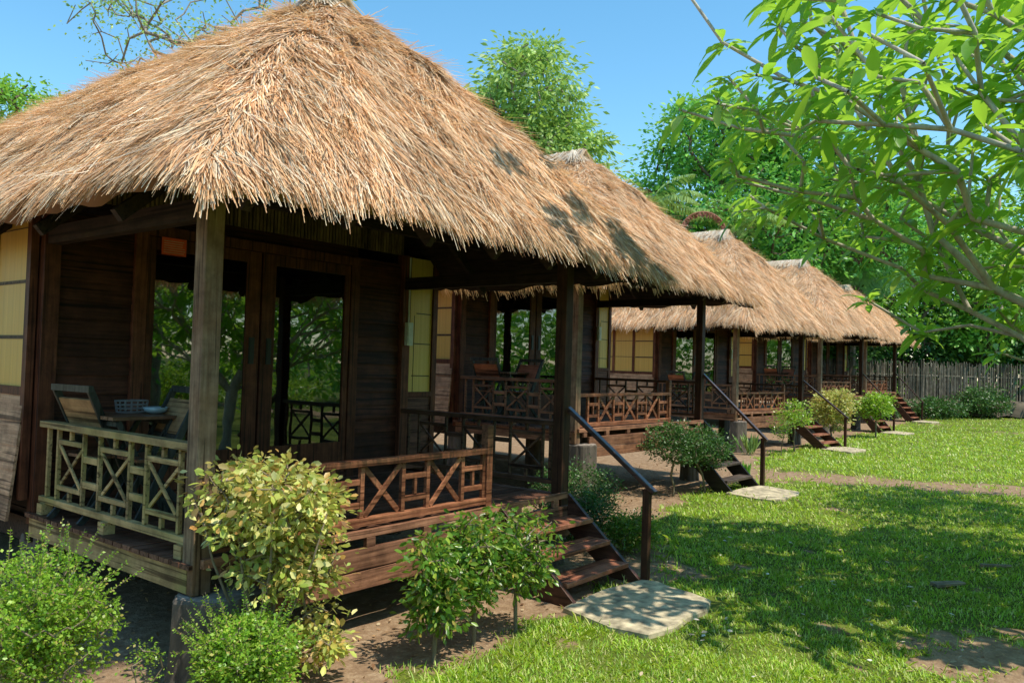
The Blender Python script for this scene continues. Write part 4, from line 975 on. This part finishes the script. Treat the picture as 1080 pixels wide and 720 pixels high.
for k, x in enumerate((-1, 3, 7, 11, 15)):
    shrub('garden_shrub', "rounded garden shrub across the lawn from the bungalows", gpt(x, -15.5), [(0, 0, .9, 2.0, 1.0, .9)], 90, 34, .13, LM['box'], .2, 301+k, group='rounded garden shrubs across the lawn', rt=.04, shell=.4)

def woodland():
    rng = np.random.default_rng(404); line = np.array([(-34, 34), (-38, -8), (-20, -23), (20, -24), (52, -22), (68, -8), (66, 30), (40, 48), (0, 46), (-34, 34)], float)
    seg = np.linalg.norm(np.diff(line, axis=0), axis=1); cum = np.concatenate([[0], np.cumsum(seg)]); n = 80000
    t = rng.random(n)*cum[-1]; x = np.interp(t, cum, line[:, 0]); y = np.interp(t, cum, line[:, 1])
    top = 6.2+2.2*fbm(t*.12, t*0, 0, 3, 1.0)+1.0*fbm(t*.5, t*0, 0, 6, 1.0); h = top*rng.random(n)**.8; wv = 2.2*np.sqrt(np.clip(1-(h/top)**2, .05, 1))
    P = np.stack([x+rng.normal(size=n)*wv*.8, y+rng.normal(size=n)*wv*.8, h+.1], 1)
    V, F = leaf_arrays(P, rand_unit(n, rng), rand_unit(n, rng)+np.array([0, 0, .8]), rng.uniform(.3, .7, n), .26)
    o = link('woodland', fastmesh('woodland', V, F, LM['mid'])); tag(o, "dense green woodland surrounding the bungalow garden", 'woodland', kind='stuff')
woodland()

# ------------------------------------------------------------------ grass, litter and bits on the lawn
def grass():
    rng = np.random.default_rng(9); n = 420000
    Z = np.exp(rng.uniform(math.log(4.3), math.log(42), n)); tx = rng.uniform(-.42, .70, n); X = tx*Z
    p = CP[:2][None]+X[:, None]*np.array([[math.cos(YAW), -math.sin(YAW)]])+Z[:, None]*np.array([[math.sin(YAW), math.cos(YAW)]])
    g = grass_mask(p[:, 0], p[:, 1]); clump = .62+.5*fbm(p[:, 0], p[:, 1], 0, 41, 5); k = rng.random(n) < np.clip(g*1.2-.15, 0, 1)*np.clip(clump, .25, 1)
    pad = (p[:, 0] > 2.68) & (p[:, 0] < 4.08) & (p[:, 1] > -1.86) & (p[:, 1] < -.9); k &= ~pad
    p = p[k]; Z = Z[k]; n = len(p); a = rng.uniform(0, 2*PI, n); tilt = rng.uniform(.3, 1.3, n)
    D = np.stack([np.cos(a)*tilt, np.sin(a)*tilt, np.ones(n)], 1); D = unit(D)
    tall = 1+1.1*np.clip(fbm(p[:, 0], p[:, 1], 0, 51, 3), 0, 1)**1.5+1.2*(rng.random(n) < .02); edge = np.exp(-((p[:, 1]-lawn_edge(p[:, 0])+.25)/.22)**2)*.9*(p[:, 0] < 6)
    ln = rng.uniform(.025, .060, n)*tall*(1+edge)*np.clip(Z/8, 1, 2.2)**.6; w = rng.uniform(.0028, .0055, n)*np.clip(Z/6, 1, 4)
    P = np.stack([p[:, 0], p[:, 1], ground_z(p[:, 0], p[:, 1])-.004], 1); S = unit(np.cross(D, np.array([[0, 0, 1.]])))
    M1 = P+D*(ln*.55)[:, None]; T = P+D*ln[:, None]; T[:, 2] -= ln*.22*tilt
    V = np.stack([P-S*w[:, None], P+S*w[:, None], M1+S*w[:, None]*.8, T, M1-S*w[:, None]*.8], 1).reshape(-1, 3)
    F = np.arange(n)[:, None]*5+np.arange(5)[None, :]
    m = leafmat('lawn_grass', [(0.12, 0.28, 0.015), (0.28, 0.50, 0.03), (0.50, 0.68, 0.08), (0.18, 0.38, 0.02), (0.80, 0.72, 0.30), (0.24, 0.46, 0.03)], (0.6, 0.8, 0.06), .35, .45, 2.2)
    o = link('grass', fastmesh('grass', V, [F], m)); tag(o, "short green lawn grass in front of the bungalows", 'grass', kind='stuff')
grass()
def litter():
    rng = np.random.default_rng(19); n = 9000
    x = rng.uniform(-3, 14, n); y = rng.uniform(-5.5, 4, n); g = grass_mask(x, y); k = rng.random(n) < (1-g)*.9+.03; x, y = x[k], y[k]; n = len(x)
    P = np.stack([x, y, ground_z(x, y)+.012], 1); D = rand_unit(n, rng)*np.array([1, 1, .25]); Nn = rand_unit(n, rng)*.4+np.array([0, 0, 1.])
    V, F = leaf_arrays(P, D, Nn, rng.uniform(.02, .07, n), rng.uniform(.01, .03, n), 'leaf', 0)
    o = link('fallen_leaves', fastmesh('fallen_leaves', V, F, M['litter'])); tag(o, "dry fallen leaves scattered over the bare soil", 'leaf litter', kind='stuff')
litter()
def petals():
    rng = np.random.default_rng(29); n = 130; Z = np.exp(rng.uniform(math.log(5), math.log(16), n)); X = rng.uniform(.1, .6, n)*Z
    p = np.array([world_at(a, b)[:2] for a, b in zip(X, Z)]); k = p[:, 1] < lawn_edge(p[:, 0])-.3; p = p[k]; n = len(p)
    P = np.stack([p[:, 0], p[:, 1], ground_z(p[:, 0], p[:, 1])+.045], 1)
    V, F = leaf_arrays(P, rand_unit(n, rng)*np.array([1, 1, .2]), rand_unit(n, rng)*.5+np.array([0, 0, 1.]), rng.uniform(.03, .07, n), rng.uniform(.015, .03, n), 'leaf', 0)
    o = link('fallen_petals', fastmesh('fallen_petals', V, F, M['petal'])); tag(o, "pale petals and dry leaves scattered on the lawn", 'petals', kind='stuff')
M['petal'] = thatch_mat('petal', [(0.75, 0.70, 0.58), (0.45, 0.30, 0.15), (0.85, 0.82, 0.75)])
petals()
def scrap(x, y, l, w, rz, label):
    b = MB(); b.add([(-l/2, -w/2, 0), (l/2, -w*.3, 0), (l*.46, w*.4, 0), (-l*.45, w/2, 0), (-l/2, -w/2, .03), (l/2, -w*.3, .022), (l*.46, w*.4, .02), (-l*.45, w/2, .03)],
                    [(0, 3, 2, 1), (4, 5, 6, 7), (0, 1, 5, 4), (1, 2, 6, 5), (2, 3, 7, 6), (3, 0, 4, 7)])
    o = b.obj('wood_scrap', M['tmount'], None, (x, y, float(ground_z(x, y))+.02), bevel=.004); o.rotation_euler = (.05, -.04, rz); tag(o, label, 'wood scrap')
scrap(6.19, -3.25, .36, .12, .9-PI/2, "flat brown piece of wood lying on the lawn at right")
scrap(7.38, -3.51, .34, .06, .6-PI/2, "thin pale stick lying on the lawn, farther than the flat wood piece")

# ------------------------------------------------------------------ light
EL = math.radians(64); AZ = (0.09, -0.996)
s = Vector((AZ[0]*math.cos(EL), AZ[1]*math.cos(EL), math.sin(EL)))
sl = bpy.data.lights.new('sun', 'SUN'); sl.energy = 5.0; sl.angle = math.radians(.53); sl.color = (1, .93, .82)
so = bpy.data.objects.new('sun', sl); COL.objects.link(so); so.rotation_euler = s.to_track_quat('Z', 'Y').to_euler(); so.location = (0, -10, 30)
w = bpy.data.worlds.new("World"); scene.world = w; w.use_nodes = True; nt = w.node_tree
sky = nt.nodes.new("ShaderNodeTexSky"); sky.sky_type = 'NISHITA'; sky.sun_disc = False; sky.sun_elevation = EL; sky.sun_rotation = math.atan2(AZ[0], AZ[1])
sky.air_density = 1.0; sky.dust_density = .3; sky.ozone_density = 1.6
hs = nt.nodes.new("ShaderNodeHueSaturation"); hs.inputs["Hue"].default_value = .482; hs.inputs["Saturation"].default_value = 1.22; hs.inputs["Value"].default_value = 1.62
bgn = nt.nodes["Background"]; nt.links.new(sky.outputs[0], hs.inputs["Color"]); nt.links.new(hs.outputs[0], bgn.inputs[0]); bgn.inputs[1].default_value = .15
scene.view_settings.view_transform = 'Standard'; scene.view_settings.look = 'None'; scene.view_settings.exposure = 0; scene.view_settings.gamma = 1
scene.cycles.max_bounces = 4; scene.cycles.diffuse_bounces = 2; scene.cycles.glossy_bounces = 3; scene.cycles.transparent_max_bounces = 12
